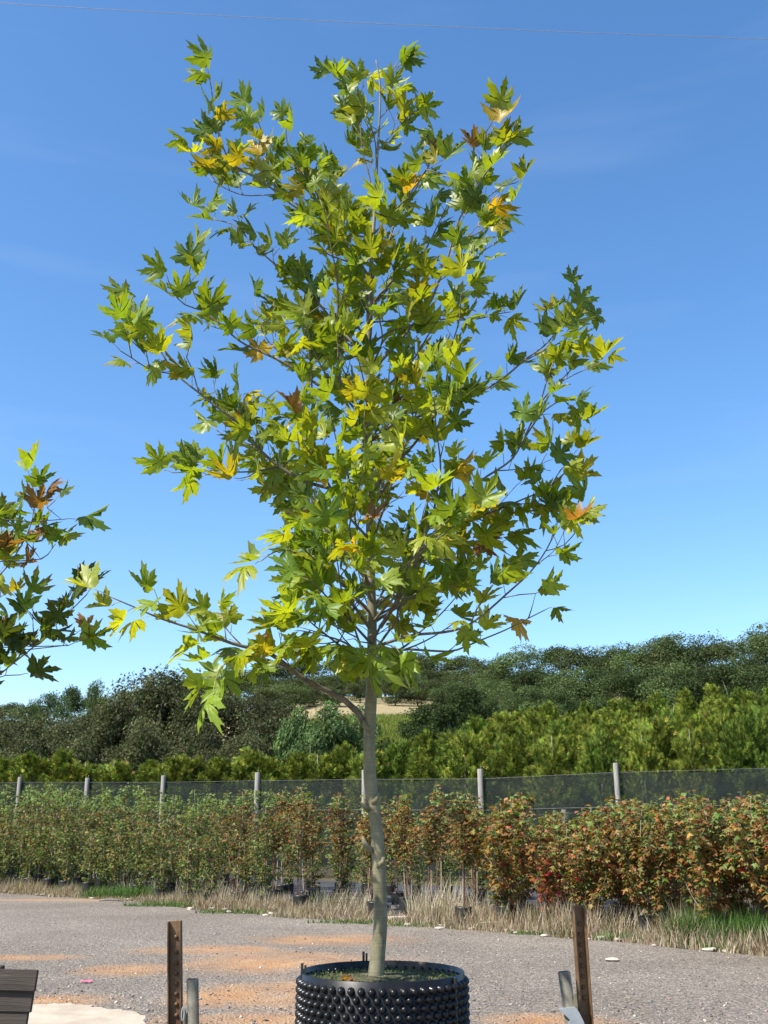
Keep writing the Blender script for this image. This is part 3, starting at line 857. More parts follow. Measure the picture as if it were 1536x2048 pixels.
cl = .5 + .5 * np.sin(xs * 2.3 + np.sin(ys * 1.7) * 2) * np.sin(xs * .9 + ys * .8)
hs = g.uniform(.12, .38, n) * (.45 + 1.0 * cl) * np.clip(.35 + (ys - np.array([edge_y(x) for x in xs])) * .9, .25, 1.3)
mid = np.clip(1 - np.abs(xs + .1) / 3.0, 0, 1)
hs = hs * np.where(xs < -4, .62, 1.0) * (1 - .5 * mid)
keep = (cl > .22) | (g.uniform(0, 1, n) < .35)
xs, ys, hs = xs[keep], ys[keep], hs[keep]; n = len(xs)
blades('dry_grass', xs, ys, hs, pick(DRY, (3, 2, 2, 2, 1.5), n, .15, g), .014, 'dry straw coloured grass along the gravel edge', g)
def patch(cxpx, cypx, rx, ry, n):
    c = ground(cxpx, cypx)
    a = g.uniform(0, 2 * np.pi, n); r = np.sqrt(g.uniform(0, 1, n))
    return c.x + np.cos(a) * r * rx, c.y + np.sin(a) * r * ry
gx, gy, gh = [], [], []
for px, py, rx, ry, n, h in [(60, 1772, 2.2, .7, 1500, .25), (135, 1780, 1.6, .6, 1100, .24), (230, 1795, .8, .5, 900, .30), (270, 1797, .5, .4, 700, .34), (180, 1785, 1.2, .5, 700, .2), (330, 1812, .9, .3, 500, .15), (650, 1812, .45, .4, 350, .30), (1440, 1884, .75, .40, 2400, .50), (1490, 1890, .6, .3, 1500, .42), (1400, 1890, .3, .25, 600, .14), (1510, 1900, .7, .25, 700, .12), (1090, 1868, .6, .2, 300, .1), (1290, 1878, .8, .25, 500, .14), (860, 1852, .8, .2, 400, .09), (480, 1826, .9, .25, 400, .12), (720, 1846, 1.0, .2, 500, .10)]:
    x_, y_ = patch(px, py, rx, ry, n); gx.append(x_); gy.append(y_); gh.append(g.uniform(.5, 1.15, n) * h)
gx, gy, gh = map(np.concatenate, (gx, gy, gh))
blades('green_grass', gx, gy, gh, pick([(.075, .15, .03), (.10, .19, .04), (.14, .20, .05), (.05, .11, .025)], (2, 2, 1, 1), len(gx), .15, g), .013, 'lush green grass tufts in the verge', g, tilt=.3)
tx, ty, th = [], [], []
for px, py, rx, ry, n, h in [(1400, 1858, .85, .5, 420, 1.05), (1460, 1862, .7, .4, 300, .95), (1370, 1850, .5, .4, 220, .85), (1500, 1872, .5, .4, 200, .7), (900, 1842, .8, .4, 420, .62), (870, 1838, .5, .4, 200, .8), (690, 1822, .7, .4, 420, .5), (1240, 1862, 1.0, .4, 500, .45), (1130, 1850, .9, .4, 400, .42), (1050, 1850, .6, .4, 300, .4), (450, 1805, 1.2, .5, 420, .55), (320, 1790, 1.2, .5, 300, .55), (150, 1762, 2, .6, 400, .6), (560, 1820, .7, .4, 320, .42)]:
    x_, y_ = patch(px, py, rx, ry, n); tx.append(x_); ty.append(y_); th.append(g.uniform(.5, 1.1, n) * h)
tx, ty, th = map(np.concatenate, (tx, ty, th))
blades('tall_dry_grass', tx, ty, th, pick([(.46, .40, .28), (.55, .49, .36), (.36, .30, .20)], (2, 2, 1), len(tx), .12, g), .012, 'tall bleached grass stalks in front of the saplings', g, tilt=.16)

# ------------------------------------------------------------------ stones and litter on the gravel
def stone_mesh(name, seed, mat):
    r_ = random.Random(seed)
    bm = bmesh.new()
    bmesh.ops.create_icosphere(bm, subdivisions=2, radius=1)
    ph = [r_.uniform(0, 6) for _ in range(6)]
    for v in bm.verts:
        k = 1 + .16 * math.sin(v.co.x * 3 + ph[0]) + .14 * math.sin(v.co.y * 3.5 + ph[1]) + .12 * math.sin(v.co.z * 4 + ph[2]) + r_.uniform(-.05, .05)
        v.co = v.co * k
        v.co.z = max(v.co.z, -.45)
    me = bpy.data.meshes.new(name); bm.to_mesh(me); bm.free()
    me.materials.append(mat)
    return me
st = [stone_mesh('pale_stone%d' % i, i, M['palestone']) for i in range(4)]
p = ground(1224, 1922)
o = link('flat_stone', st[0], None, (p.x, p.y, .02)); o.scale = (.085, .07, .03)
tag(o, 'flat white stone lying alone on the grey gravel', 'stone')
for i in range(34):
    if i < 16: px = rnd.uniform(0, 560)
    else: px = rnd.uniform(780, 1500)
    py = float(np.interp(px, [q[0] for q in EDGE_PX], [q[1] for q in EDGE_PX])) + rnd.uniform(-5, 3)
    p = ground(px, py)
    o = link('stone', rnd.choice(st), None, (p.x, p.y, .015)); s_ = rnd.uniform(.02, .06)
    o.scale = (s_ * rnd.uniform(1, 1.6), s_, s_ * .55); o.rotation_euler.z = rnd.uniform(0, 6)
    tag(o, 'small cream coloured stone at the gravel edge under the verge grass', 'stone', 'pale stones along the verge')
pk, n_, l_, b_ = mat_new('pink_plastic'); b_.inputs['Base Color'].default_value = (.62, .13, .19, 1); b_.inputs['Roughness'].default_value = .5
p = ground(172, 1966)
mb = MB()
for k in range(7):
    a = k * .9; mb.poly([(0, 0, .025), (math.cos(a) * .07, math.sin(a) * .05, .004 + .02 * (k % 2)), (math.cos(a + .9) * .07, math.sin(a + .9) * .05, .004 + .02 * ((k + 1) % 2))])
tag(mb.build('plastic_scrap', pk, None, (p.x, p.y, .004)), 'crumpled pink plastic scrap on the gravel', 'litter')
p = ground(222, 1804)
mb = MB(); mb.tube([(-.28, .02, .03), (-.1, 0, .05), (.08, .01, .045), (.27, -.03, .025)], [.018, .026, .024, .014], 6)
tag(mb.build('fallen_stick', M['gum_bark'], None, (p.x, p.y, 0)), 'dark fallen stick lying at the gravel edge by the green tufts', 'stick')
n = 7000
pxs = g.uniform(-40, 1576, n); pys = 1800 + 255 * g.uniform(0, 1, n) ** .7
gp = np.array([tuple(ground(a, b)) for a, b in zip(pxs, pys)])
gp = gp[gp[:, 1] < np.array([edge_y(x) for x in gp[:, 0]]) - .1]
n = len(gp)
OC_V = [(1, 0, 0), (-1, 0, 0), (0, 1, 0), (0, -1, 0), (0, 0, .8), (0, 0, -.4)]
OC_F = [(0, 2, 4), (2, 1, 4), (1, 3, 4), (3, 0, 4), (2, 0, 5), (1, 2, 5), (3, 1, 5), (0, 3, 5)]
m3 = upframes(n, g, .4) * (g.gamma(2.0, .0034, n).clip(.003, .028))[:, None, None] * np.array((1.2, .9, .8))[None, None, :]
gm = leafmat('pebble_stone', .9, 0.0, (1, 1, 1), 0, .15)
tag(link('pebbles', cloud('pebbles', OC_V, OC_F, m3, gp + np.array((0, 0, .003)), pick([(.22, .19, .155), (.30, .26, .22), (.45, .40, .33), (.13, .115, .10), (.38, .25, .15)], (3, 3, 1, 2, .8), n, .2, g), gm)), 'loose pebbles scattered over the gravel yard', kind='stuff')

# ------------------------------------------------------------------ plane tree leaves
half = [(.05, .90), (.115, .82), (.075, .72), (.165, .655), (.085, .45), (.20, .54), (.29, .67), (.345, .645), (.53, .80), (.475, .62), (.565, .575), (.42, .475), (.435, .40), (.19, .285), (.36, .295), (.42, .345), (.62, .25), (.45, .165), (.43, .085), (.28, .095), (.20, .0), (.075, .035)]
outl = [(0, 1.02)] + half + [(0, .07)] + [(-x, y) for x, y in half[::-1]]
TIP_I = [0, 9, 17]
def leaf_template(fold, curl, twist, wave, narrow=1.0):
    c = (0, .30)
    V = [(c[0], c[1])]
    V += [(c[0] + (x - c[0]) * .5, c[1] + (y - c[1]) * .5) for x, y in outl]
    V += outl
    n = len(outl)
    Fs = []
    for i in range(n):
        j = (i + 1) % n
        Fs.append((0, 1 + j, 1 + i))
        Fs.append((1 + i, 1 + j, 1 + n + j)); Fs.append((1 + i, 1 + n + j, 1 + n + i))
    out, w = [], []
    for k, (x, y) in enumerate(V):
        r2 = x * x + (y - .3) ** 2
        ang = math.atan2(x, y - .12)
        lobe = math.cos(ang * 4.2)               # ridges along the lobes
        z = fold * abs(x) + curl * r2 + wave * (lobe - .3) * math.sqrt(r2) * .25 + twist * x * y
        out.append((x * narrow * .93, y, z))
        w.append(max(0, min(1, (math.sqrt(r2) - .40) * 3.2)) if k > n else 0)
    return out, Fs, w
LT = [leaf_template(*a) for a in [(-.35, -.35, .0, .5), (.45, -.25, .2, .5), (.55, .30, -.25, .7), (-.10, -.75, .3, .6), (.25, .65, .1, .5), (-.55, .15, -.2, .6, .85), (.85, -.1, .1, .5)]]
LCOL = [(.20, .29, .026), (.25, .33, .028), (.32, .37, .03), (.13, .21, .026), (.38, .34, .03), (.52, .36, .035), (.24, .13, .045), (.075, .115, .022)]  # last entry: backlit shade painted into the leaf colour, second tree only

def axis_points(poly, r0, r1):
    n = len(poly)
    return [r0 + (r1 - r0) * (i / (n - 1)) ** .8 for i in range(n)]
class Plane:
    """a young plane tree: trunk and branches traced as (px, py, depth), twigs and leaves grown from them"""
    def __init__(s, seed, Y0):
        s.r = random.Random(seed); s.g = np.random.default_rng(seed); s.Y0 = Y0
        s.wts = None; s.gap = 1.0
        s.leaves = []      # (pos, dir, normal, size, colour index, template, brown)
        s.branches = []    # MB per branch
    def leaf(s, base, tdir, lateral, up=.25, size=None, mb=None, droop=0.0):
        r = s.r
        pd = (tdir * .45 + lateral * .8 + Vector((0, 0, .35 - droop))).normalized()
        pl = r.uniform(.035, .09)
        p = base + pd * pl
        if mb is not None: mb.tube([base, base + pd * pl * .55 + Vector((0, 0, .004)), p], [.0028, .0022, .0018], 3, mi=1, cap=False)
        outw = Vector((base.x - s.axis.x, base.y - s.axis.y, 0)); outw = outw.normalized() if outw.length > 1e-3 else Vector((0, -1, 0))
        d = (pd * .8 + outw * .35 + Vector((r.gauss(0, .38), r.gauss(0, .38), r.gauss(0, .34) + up - droop))).normalized()
        n = (SUN * .55 + Vector((0, 0, .55)) + Vector((r.gauss(0, .55), r.gauss(0, .55), r.gauss(0, .4))) + outw * .25)
        sz = size or r.triangular(.115, .235, .175) * s.gap
        h = (base.z - 1) / 6
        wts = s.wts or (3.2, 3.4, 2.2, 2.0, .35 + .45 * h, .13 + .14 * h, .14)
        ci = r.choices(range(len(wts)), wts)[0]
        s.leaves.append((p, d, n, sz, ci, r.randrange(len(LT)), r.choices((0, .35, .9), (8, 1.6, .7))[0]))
    def twig(s, mb, b, d, ln, r0, leafy=1.0, up=.25, droop=0.0, gap=.10):
        r = s.r
        side = d.cross(Vector((0, 0, 1)));
        if side.length < .1: side = Vector((1, 0, 0))
        side.normalize()
        e = b + d * ln + Vector((r.gauss(0, .04), r.gauss(0, .04), r.gauss(.03, .03))) * ln * 3
        mid = b.lerp(e, .5) + Vector((r.gauss(0, .03), r.gauss(0, .03), -.02)) * ln * 2
        P = spline([b, mid, e], step=.04)
        n = len(P)
        mb.tube(P, [r0 * (1 - .6 * i / max(1, n - 1)) for i in range(n)], 4, cap=False)
        k = r.randrange(2); acc = gap * .5; L = 0
        for i in range(1, n):
            L += (P[i] - P[i - 1]).length
            if L >= acc and L > ln * .18:
                acc += gap * r.uniform(.7, 1.3)
                if r.random() < leafy:
                    sgn = 1 if k % 2 else -1; k += 1
                    az = r.gauss(0, .7)
                    lat = (side * sgn * math.cos(az) + side.cross(d) * math.sin(az)).normalized()
                    s.leaf(P[i], d, lat, up, mb=mb, droop=droop)
        s.leaf(P[-1], d, d, up + .1, mb=mb, droop=droop)
    def branch(s, pts, dY, r0, leafy=1.0, start=.28, dens=1.0, droop=0.0, up=.25, r1=.003, curve=1.0, tl=(.10, .34)):
        """pts in pixels; depth grows from the trunk to dY at the tip"""
        n = len(pts); W3 = []
        tot = [0]
        for i in range(1, n): tot.append(tot[-1] + math.hypot(pts[i][0] - pts[i - 1][0], pts[i][1] - pts[i - 1][1]))
        for (px, py), t in zip(pts, tot):
            W3.append(at(px, py, s.Y0 + dY * (t / tot[-1]) ** curve))
        s.branch3(W3, r0, leafy, start, dens, droop, up, r1, tl)
    def branch3(s, W3, r0, leafy=1.0, start=.28, dens=1.0, droop=0.0, up=.25, r1=.003, tl=(.10, .34)):
        r = s.r
        mb = MB()
        zt = W3[-1].z
        if zt > 4.6: tl = (.05, .05 + .16 * max(.3, (7.0 - zt) / 2.4))
        P = spline(W3, step=.05)
        P = [p + Vector((math.sin(i * .9 + r0 * 900), math.cos(i * 1.1), math.sin(i * .7))) * .004 * min(1, i / 4) for i, p in enumerate(P)]
        n = len(P)
        mb.tube(P, axis_points(P, r0, r1), 6)
        L = sum((P[i] - P[i - 1]).length for i in range(1, n))
        acc, k, l = L * start, r.randrange(2), 0
        for i in range(1, n - 1):
            l += (P[i] - P[i - 1]).length
            if l < acc: continue
            f = l / L
            d = (P[i + 1] - P[i - 1]).normalized()
            side = d.cross(Vector((0, 0, 1)))
            if side.length < .1: side = Vector((1, 0, 0))
            side.normalize()
            az = r.uniform(-1.3, 1.3); sgn = 1 if k % 2 else -1; k += 1
            lat = (side * sgn * math.cos(az) + side.cross(d) * math.sin(az)).normalized()
            if r.random() < (.46 if f < .6 else .22) and f < .9:
                td = (d * .8 + lat * .75 + Vector((0, 0, .35))).normalized()
                s.twig(mb, P[i], td, r.uniform(*tl) * (1.15 - .5 * f), .0045, leafy, up, droop)
            elif r.random() < leafy:
                s.leaf(P[i], d, lat, up, mb=mb, droop=droop)
            acc += r.uniform(.068, .128) / dens
        s.leaf(P[-1], (P[-1] - P[-2]).normalized(), (P[-1] - P[-2]).normalized(), up + .15, mb=mb, droop=droop)
        s.branches.append(mb)
    def finish(s, root, nparts):
        inv = root.matrix_world.inverted() if False else None
        off = Vector(root.location)
        for mb in s.branches:
            mb.v = [(v[0] - off.x, v[1] - off.y, v[2] - off.z) for v in mb.v]
            mb.build('branch', [M['twig'], M['petiole']], root)
        LV = s.leaves
        seen = []
        for i, (p, d, n, sz, ci, ti, br) in enumerate(LV):
            q = p - EYE
            dep = cp * q.y + sp_ * q.z
            px = PW / 2 + F * q.x / dep; py = PH / 2 - F * (-sp_ * q.y + cp * q.z) / dep
            vis = -30 < px < PW + 30 and -30 < py < PH
            seen.append((0 if vis else 1, dep - sz * 6, i))
        seen.sort()
        own = set(i for v, _, i in seen[:nparts] if v == 0)
        cache = {}
        rest = {}
        for i, (p, d, n, sz, ci, ti, br) in enumerate(LV):
            if i in own:
                key = (ti, ci, br)
                if key not in cache:
                    tv, tf, w = LT[ti]
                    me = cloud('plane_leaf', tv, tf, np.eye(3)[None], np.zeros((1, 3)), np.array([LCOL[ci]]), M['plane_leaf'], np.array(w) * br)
                    me.polygons.foreach_set('use_smooth', [True] * len(me.polygons))
                    cache[key] = me
                m3 = frames(np.array([tuple(d)]), np.array([tuple(n)]))[0] * sz
                o = link('leaf', cache[key], root)
                mt = Matrix([[*m3[0], p.x - off.x], [*m3[1], p.y - off.y], [*m3[2], p.z - off.z], [0, 0, 0, 1]])
                o.matrix_local = mt
            else: rest.setdefault(ti, []).append(i)
        # the remaining leaves as one part
        Vs, Fs, Cs, base = [], [], [], 0
        for ti, ids in rest.items():
            tv, tf, w = LT[ti]
            me = None
            D = np.array([tuple(LV[i][1]) for i in ids]); N_ = np.array([tuple(LV[i][2]) for i in ids])
            m3 = frames(D, N_) * np.array([LV[i][3] for i in ids])[:, None, None]
            pos = np.array([tuple(LV[i][0] - off) for i in ids])
            V = np.einsum('nij,kj->nki', m3, np.array(tv)) + pos[:, None, :]
            k = len(tv)
            Vs.append(V.reshape(-1, 3))
            Fs.append((np.array(tf)[None] + (np.arange(len(ids)) * k)[:, None, None]).reshape(-1, 3) + base)
            base += len(ids) * k
            w2 = np.array(w)[None, :, None] * np.array([LV[i][6] for i in ids])[:, None, None]
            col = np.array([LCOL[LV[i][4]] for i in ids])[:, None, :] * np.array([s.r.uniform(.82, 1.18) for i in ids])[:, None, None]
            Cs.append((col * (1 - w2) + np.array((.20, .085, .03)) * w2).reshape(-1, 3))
        if Vs:
            V = np.concatenate(Vs); Fc = np.concatenate(Fs); Cc = np.concatenate(Cs)
            me = cloud('leaves', V, Fc, np.eye(3)[None], np.zeros((1, 3)), np.ones((1, 3)), M['plane_leaf'])
            cc = np.ones((len(V), 4), np.float32); cc[:, :3] = Cc
            me.color_attributes['Col'].data.foreach_set('color', cc.ravel())
            me.polygons.foreach_set('use_smooth', [True] * len(me.polygons))
            o = link('leaves', me, root); o['kind'] = 'stuff'
        print('leaves', len(LV), 'own', len(own))

# ------------------------------------------------------------------ the potted plane tree
TY = 5.85
POT_R, DECK_Z = .428, .36
base = at(752, 1952, TY)
tree = empty('plane_tree', base)
tag(tree, 'young plane tree with lobed yellow green leaves standing in the big studded pot', 'tree')
T = Plane(3, TY)
T.axis = Vector((base.x, base.y, 0))
trunk_px = [(751, 1966, 16.5), (752, 1950, 15.5), (756, 1905, 14.0), (761, 1850, 14.0), (760, 1790, 13.6), (757, 1720, 13.3), (753, 1660, 13.5), (748, 1620, 13.5), (741, 1570, 12.5), (739, 1520, 12), (739, 1460, 11.6), (742, 1400, 11.2), (744, 1350, 10.8), (744, 1290, 9.8), (744, 1230, 9.4), (742, 1150, 8.8), (740, 1050, 8.2), (738, 950, 7.6), (738, 850, 6.8), (738, 750, 6.0), (737, 660, 5.4), (741, 560, 4.6), (746, 470, 3.9), (751, 400, 3.3), (754, 320, 2.6), (759, 240, 2.0), (760, 170, 1.6), (752, 120, 1.2)]
tp = [at(x, y, TY) for x, y, _ in trunk_px]
tr_r = [w * ((p - EYE).dot(Vector((0, cp, sp_)))) / F for (x, y, w), p in zip(trunk_px, tp)]
P, rr = spline(tp, tr_r, .05)
mb = MB()
P = [p - base for p in P]
rr = [r * (1 + .035 * math.sin(i * .83) + .03 * math.sin(i * .31 + 1)) for i, r in enumerate(rr)]
mb.tube(P, rr, 14)
# cut knots and collars on the stem
for px, py, ln in [(734, 1452, .03), (735, 1690, .045), (762, 1722, .02), (730, 1608, .02), (752, 1595, .02)]:
    q = at(px, py, TY - .02) - base
    sd = -1 if px < 745 else 1
    mb.tube([q + Vector((-sd * .02, 0, -.03)), q + Vector((sd * .012, -.01, 0)), q + Vector((sd * ln * .6, -.012, ln))], [.020, .015, .008], 7)
mb.build('trunk', M['bark'], tree)
B = T.branch
# left side, bottom to top
B([(732, 1455), (716, 1425), (690, 1402), (645, 1378), (600, 1350), (540, 1310), (470, 1287), (400, 1264), (330, 1240), (270, 1214), (222, 1194)], -.55, .019, .95, .30, 1.35, .30, .0, tl=(.1, .3))
B([(600, 1350), (560, 1330), (500, 1312), (450, 1330), (430, 1360)], -.75, .007, 1, .2, 1.1, .7, -.2)
B([(640, 1378), (668, 1395), (690, 1378)], -.1, .006, .3, .5, .6)
B([(744, 1262), (700, 1205), (662, 1168), (640, 1140), (600, 1110), (560, 1100), (525, 1120)], -.45, .012, .9, .25, 1.0, .1)
B([(740, 1168), (700, 1118), (668, 1085), (648, 1048), (620, 1012), (607, 975), (606, 930), (620, 880), (626, 820), (622, 760), (618, 700), (612, 650)], -.35, .014, .9, .22, .95)
B([(742, 1030), (700, 996), (660, 976), (600, 958), (550, 928), (510, 888), (470, 842), (430, 812), (398, 786), (350, 745), (318, 695), (282, 650), (262, 600)], -.25, .013, 1, .25, 1.0)
B([(398, 786), (385, 740), (372, 715), (378, 690)], -.3, .004, .8, .3)
B([(350, 748), (300, 740), (262, 715), (240, 700)], -.3, .004, .9, .4)
B([(560, 934), (500, 944), (440, 940), (390, 945), (345, 946)], -.35, .006, .95, .15, 1.2)
B([(550, 930), (520, 900), (470, 880), (430, 860)], .25, .005, .9, .2)
B([(740, 832), (700, 800), (640, 770), (590, 740), (540, 712), (480, 682), (440, 650), (410, 620), (386, 585), (378, 545), (386, 520)], -.15, .012, 1, .25, 1.1)
B([(410, 622), (370, 610), (345, 585), (335, 560)], -.25, .004, 1, .2)
B([(600, 745), (545, 690), (520, 650), (513, 612)], .2, .005, .7, .3)
B([(738, 905), (712, 850), (690, 800), (678, 740), (675, 670), (676, 600), (668, 520), (652, 440), (640, 400)], -.55, .011, 1, .22, 1.0)
B([(738, 722), (692, 672), (640, 612), (585, 562), (540, 522), (500, 482), (465, 448), (430, 440), (405, 425)], .35, .011, 1, .25, 1.15)
B([(640, 612), (600, 640), (560, 650), (540, 660)], .5, .005, 1, .2)
B([(740, 612), (702, 520), (660, 460), (600, 420), (555, 385), (500, 350), (466, 330), (440, 280), (428, 220), (418, 150)], -.2, .011, 1, .22, 1.0)
B([(505, 352), (465, 330), (428, 314), (392, 296)], -.2, .005, 1, .2)
B([(560, 388), (500, 392), (460, 380), (425, 362)], .1, .004, .9, .4)
B([(620, 430), (570, 390), (540, 350), (530, 280), (505, 222)], .25, .006, 1, .25, 1.1)
B([(690, 500), (640, 400), (600, 340), (575, 290), (570, 245)], -.35, .007, 1, .2, 1.1)
B([(745, 480), (700, 420), (660, 370), (640, 320), (625, 300)], .15, .007, 1, .2, 1.1)
B([(750, 405), (728, 310), (716, 240), (690, 170), (670, 160)], -.15, .006, 1, .2, 1.1)
B([(754, 330), (745, 260), (722, 200), (712, 160)], .2, .005, 1, .2, 1.2)
B([(757, 300), (790, 262), (812, 232)], .1, .004, 1, .1, 1.2)
B([(759, 190), (785, 150), (800, 130)], -.05, .003, 1, .3, 1.0)
B([(757, 240), (790, 205), (805, 185)], .05, .003, 1, .3, 1.0)
# right side
B([(740, 765), (762, 722), (800, 680), (850, 620), (880, 560), (905, 480), (928, 420), (950, 380), (985, 330), (1012, 300)], -.35, .012, 1, .3, 1.1)
B([(950, 382), (968, 320), (974, 262), (988, 238)], -.45, .005, 1, .2, 1.0)
B([(930, 420), (970, 400), (1005, 372), (1030, 365)], -.1, .004, 1, .2)
B([(905, 480), (950, 470), (985, 440), (1010, 420)], .2, .005, 1, .2)
B([(880, 560), (930, 530), (970, 500), (985, 490)], .3, .005, 1, .15, 1.1)
B([(744, 560), (780, 472), (812, 400), (850, 345), (868, 292)], .3, .008, 1, .2, 1.15)
B([(746, 470), (790, 420), (830, 380), (850, 340), (880, 350)], -.4, .007, 1, .2, 1.1)
B([(742, 620), (790, 560), (850, 500), (880, 440), (900, 400)], .55, .009, 1, .22, 1.1)
B([(745, 880), (800, 842), (880, 820), (950, 790), (1000, 760), (1042, 726), (1090, 690), (1125, 640), (1140, 590)], .15, .011, 1, .28, 1.0)
B([(1042, 726), (1100, 695), (1140, 672), (1165, 655)], .1, .005, 1, .3, 1.0)
B([(740, 690), (790, 660), (860, 640), (930, 640), (990, 630), (1020, 625)], .5, .009, 1, .3, 1.0)
B([(745, 985), (770, 950), (802, 915), (858, 850), (890, 780), (900, 700), (918, 640), (925, 575)], -.5, .011, 1, .25, 1.0)
B([(760, 1255), (808, 1180), (835, 1110), (862, 1050), (900, 1012), (960, 965), (1020, 920), (1052, 870), (1078, 810), (1092, 765), (1112, 712)], -.3, .014, .95, .35, .95)
B([(1052, 872), (1090, 820), (1130, 800), (1150, 830)], -.3, .005, 1, .3)
B([(1075, 812), (1120, 760), (1145, 735), (1155, 700)], -.35, .005, 1, .3)
B([(862, 1050), (872, 1000), (880, 950), (876, 880), (868, 800)], -.5, .008, .95, .1, .95)
B([(745, 1112), (790, 1086), (860, 1068), (950, 1036), (1030, 1005), (1090, 980), (1130, 945), (1158, 910)], .25, .010, .9, .3, 1.0, .15)
B([(1030, 1006), (1070, 1030), (1090, 1020)], .3, .004, .8, .3)
B([(750, 1235), (812, 1200), (850, 1176), (905, 1150), (960, 1100), (1000, 1075)], .35, .008, .85, .3, 1.1, .2)
B([(835, 1112), (900, 1120), (950, 1095), (1000, 1085)], .1, .006, .85, .2, 1.0, .2)
B([(755, 1292), (830, 1270), (920, 1258), (960, 1235), (1010, 1190), (1060, 1145), (1092, 1100), (1112, 1065), (1150, 1015)], -.1, .010, .85, .35, .8, .1)
B([(1005, 1196), (1040, 1190), (1072, 1188)], -.1, .003, .5, .6, .6)
B([(1090, 1102), (1130, 1090), (1155, 1060)], -.1, .003, .8, .4, .8, .2)
B([(752, 1335), (800, 1302), (860, 1300), (915, 1300), (990, 1268), (1040, 1245), (1088, 1222)], .2, .009, .8, .3, .85, .45, -.1)
B([(752, 1345), (790, 1310), (830, 1290), (870, 1270), (905, 1250)], -.4, .008, .8, .3, .9, .4, -.1)
B([(742, 1340), (710, 1300), (680, 1280), (640, 1270), (600, 1262)], -.6, .009, .9, .25, 1.1, .5, -.1)
B([(748, 1290), (740, 1270), (735, 1280), (742, 1310)], -.5, .005, .9, .3, 1, .8, -.2)
# branches reaching towards and away from the viewer fill the crown's depth
r_ = random.Random(19)
for k in range(40):
    f = k / 39
    i = int(12 + f * 10)
    b0 = tp[i].lerp(tp[min(i + 1, len(tp) - 1)], r_.random())
    away = 1 if k % 2 else -1
    az = R(90) * away + r_.uniform(-.95, .95)
    ln = r_.uniform(.75, 1.15) * (1.0 - .62 * f) * (1.0 if away > 0 else .8)
    rise = r_.uniform(.35, .75)
    d = Vector((math.cos(az), math.sin(az), 0))
    W3 = [b0, b0 + d * ln * .35 + Vector((0, 0, ln * rise * .4)), b0 + d * ln * .7 + Vector((r_.gauss(0, .05), 0, ln * rise * .85)), b0 + d * ln + Vector((r_.gauss(0, .06), 0, ln * rise * 1.5))]
    lf = .8 if f < .3 else .95
    T.branch3(W3, .009, lf, .28, .8 if f < .3 else 1.0, .15 if f < .3 else 0)
for k, (i, az, ln, rise) in enumerate([(12, 238, .75, .30), (13, 246, .85, .25), (14, 232, .7, .4)]):
    b0 = tp[i]; d = Vector((math.cos(R(az)), math.sin(R(az)), 0))
    T.branch3([b0, b0 + d * ln * .4 + Vector((0, 0, ln * rise * .5)), b0 + d * ln * .75 + Vector((0, 0, ln * rise * .85)), b0 + d * ln + Vector((.03, 0, ln * rise))], .009, .9, .35, .85, .3, 0)
T.finish(tree, 300)
mb = MB()
q = at(532, 1272, TY - .4) - base
nbm = bmesh.new(); bmesh.ops.create_icosphere(nbm, subdivisions=3, radius=.016)
for v in nbm.verts: v.co *= 1 + rnd.uniform(-.10, .16)
me = bpy.data.meshes.new('seed_ball'); nbm.to_mesh(me); nbm.free()
me.materials.append(simple('seed_ball', [(.3, (.25, .12, .04)), (.7, (.45, .26, .10))], 60, .9, .3))
o = link('seed_ball', me, tree, q)

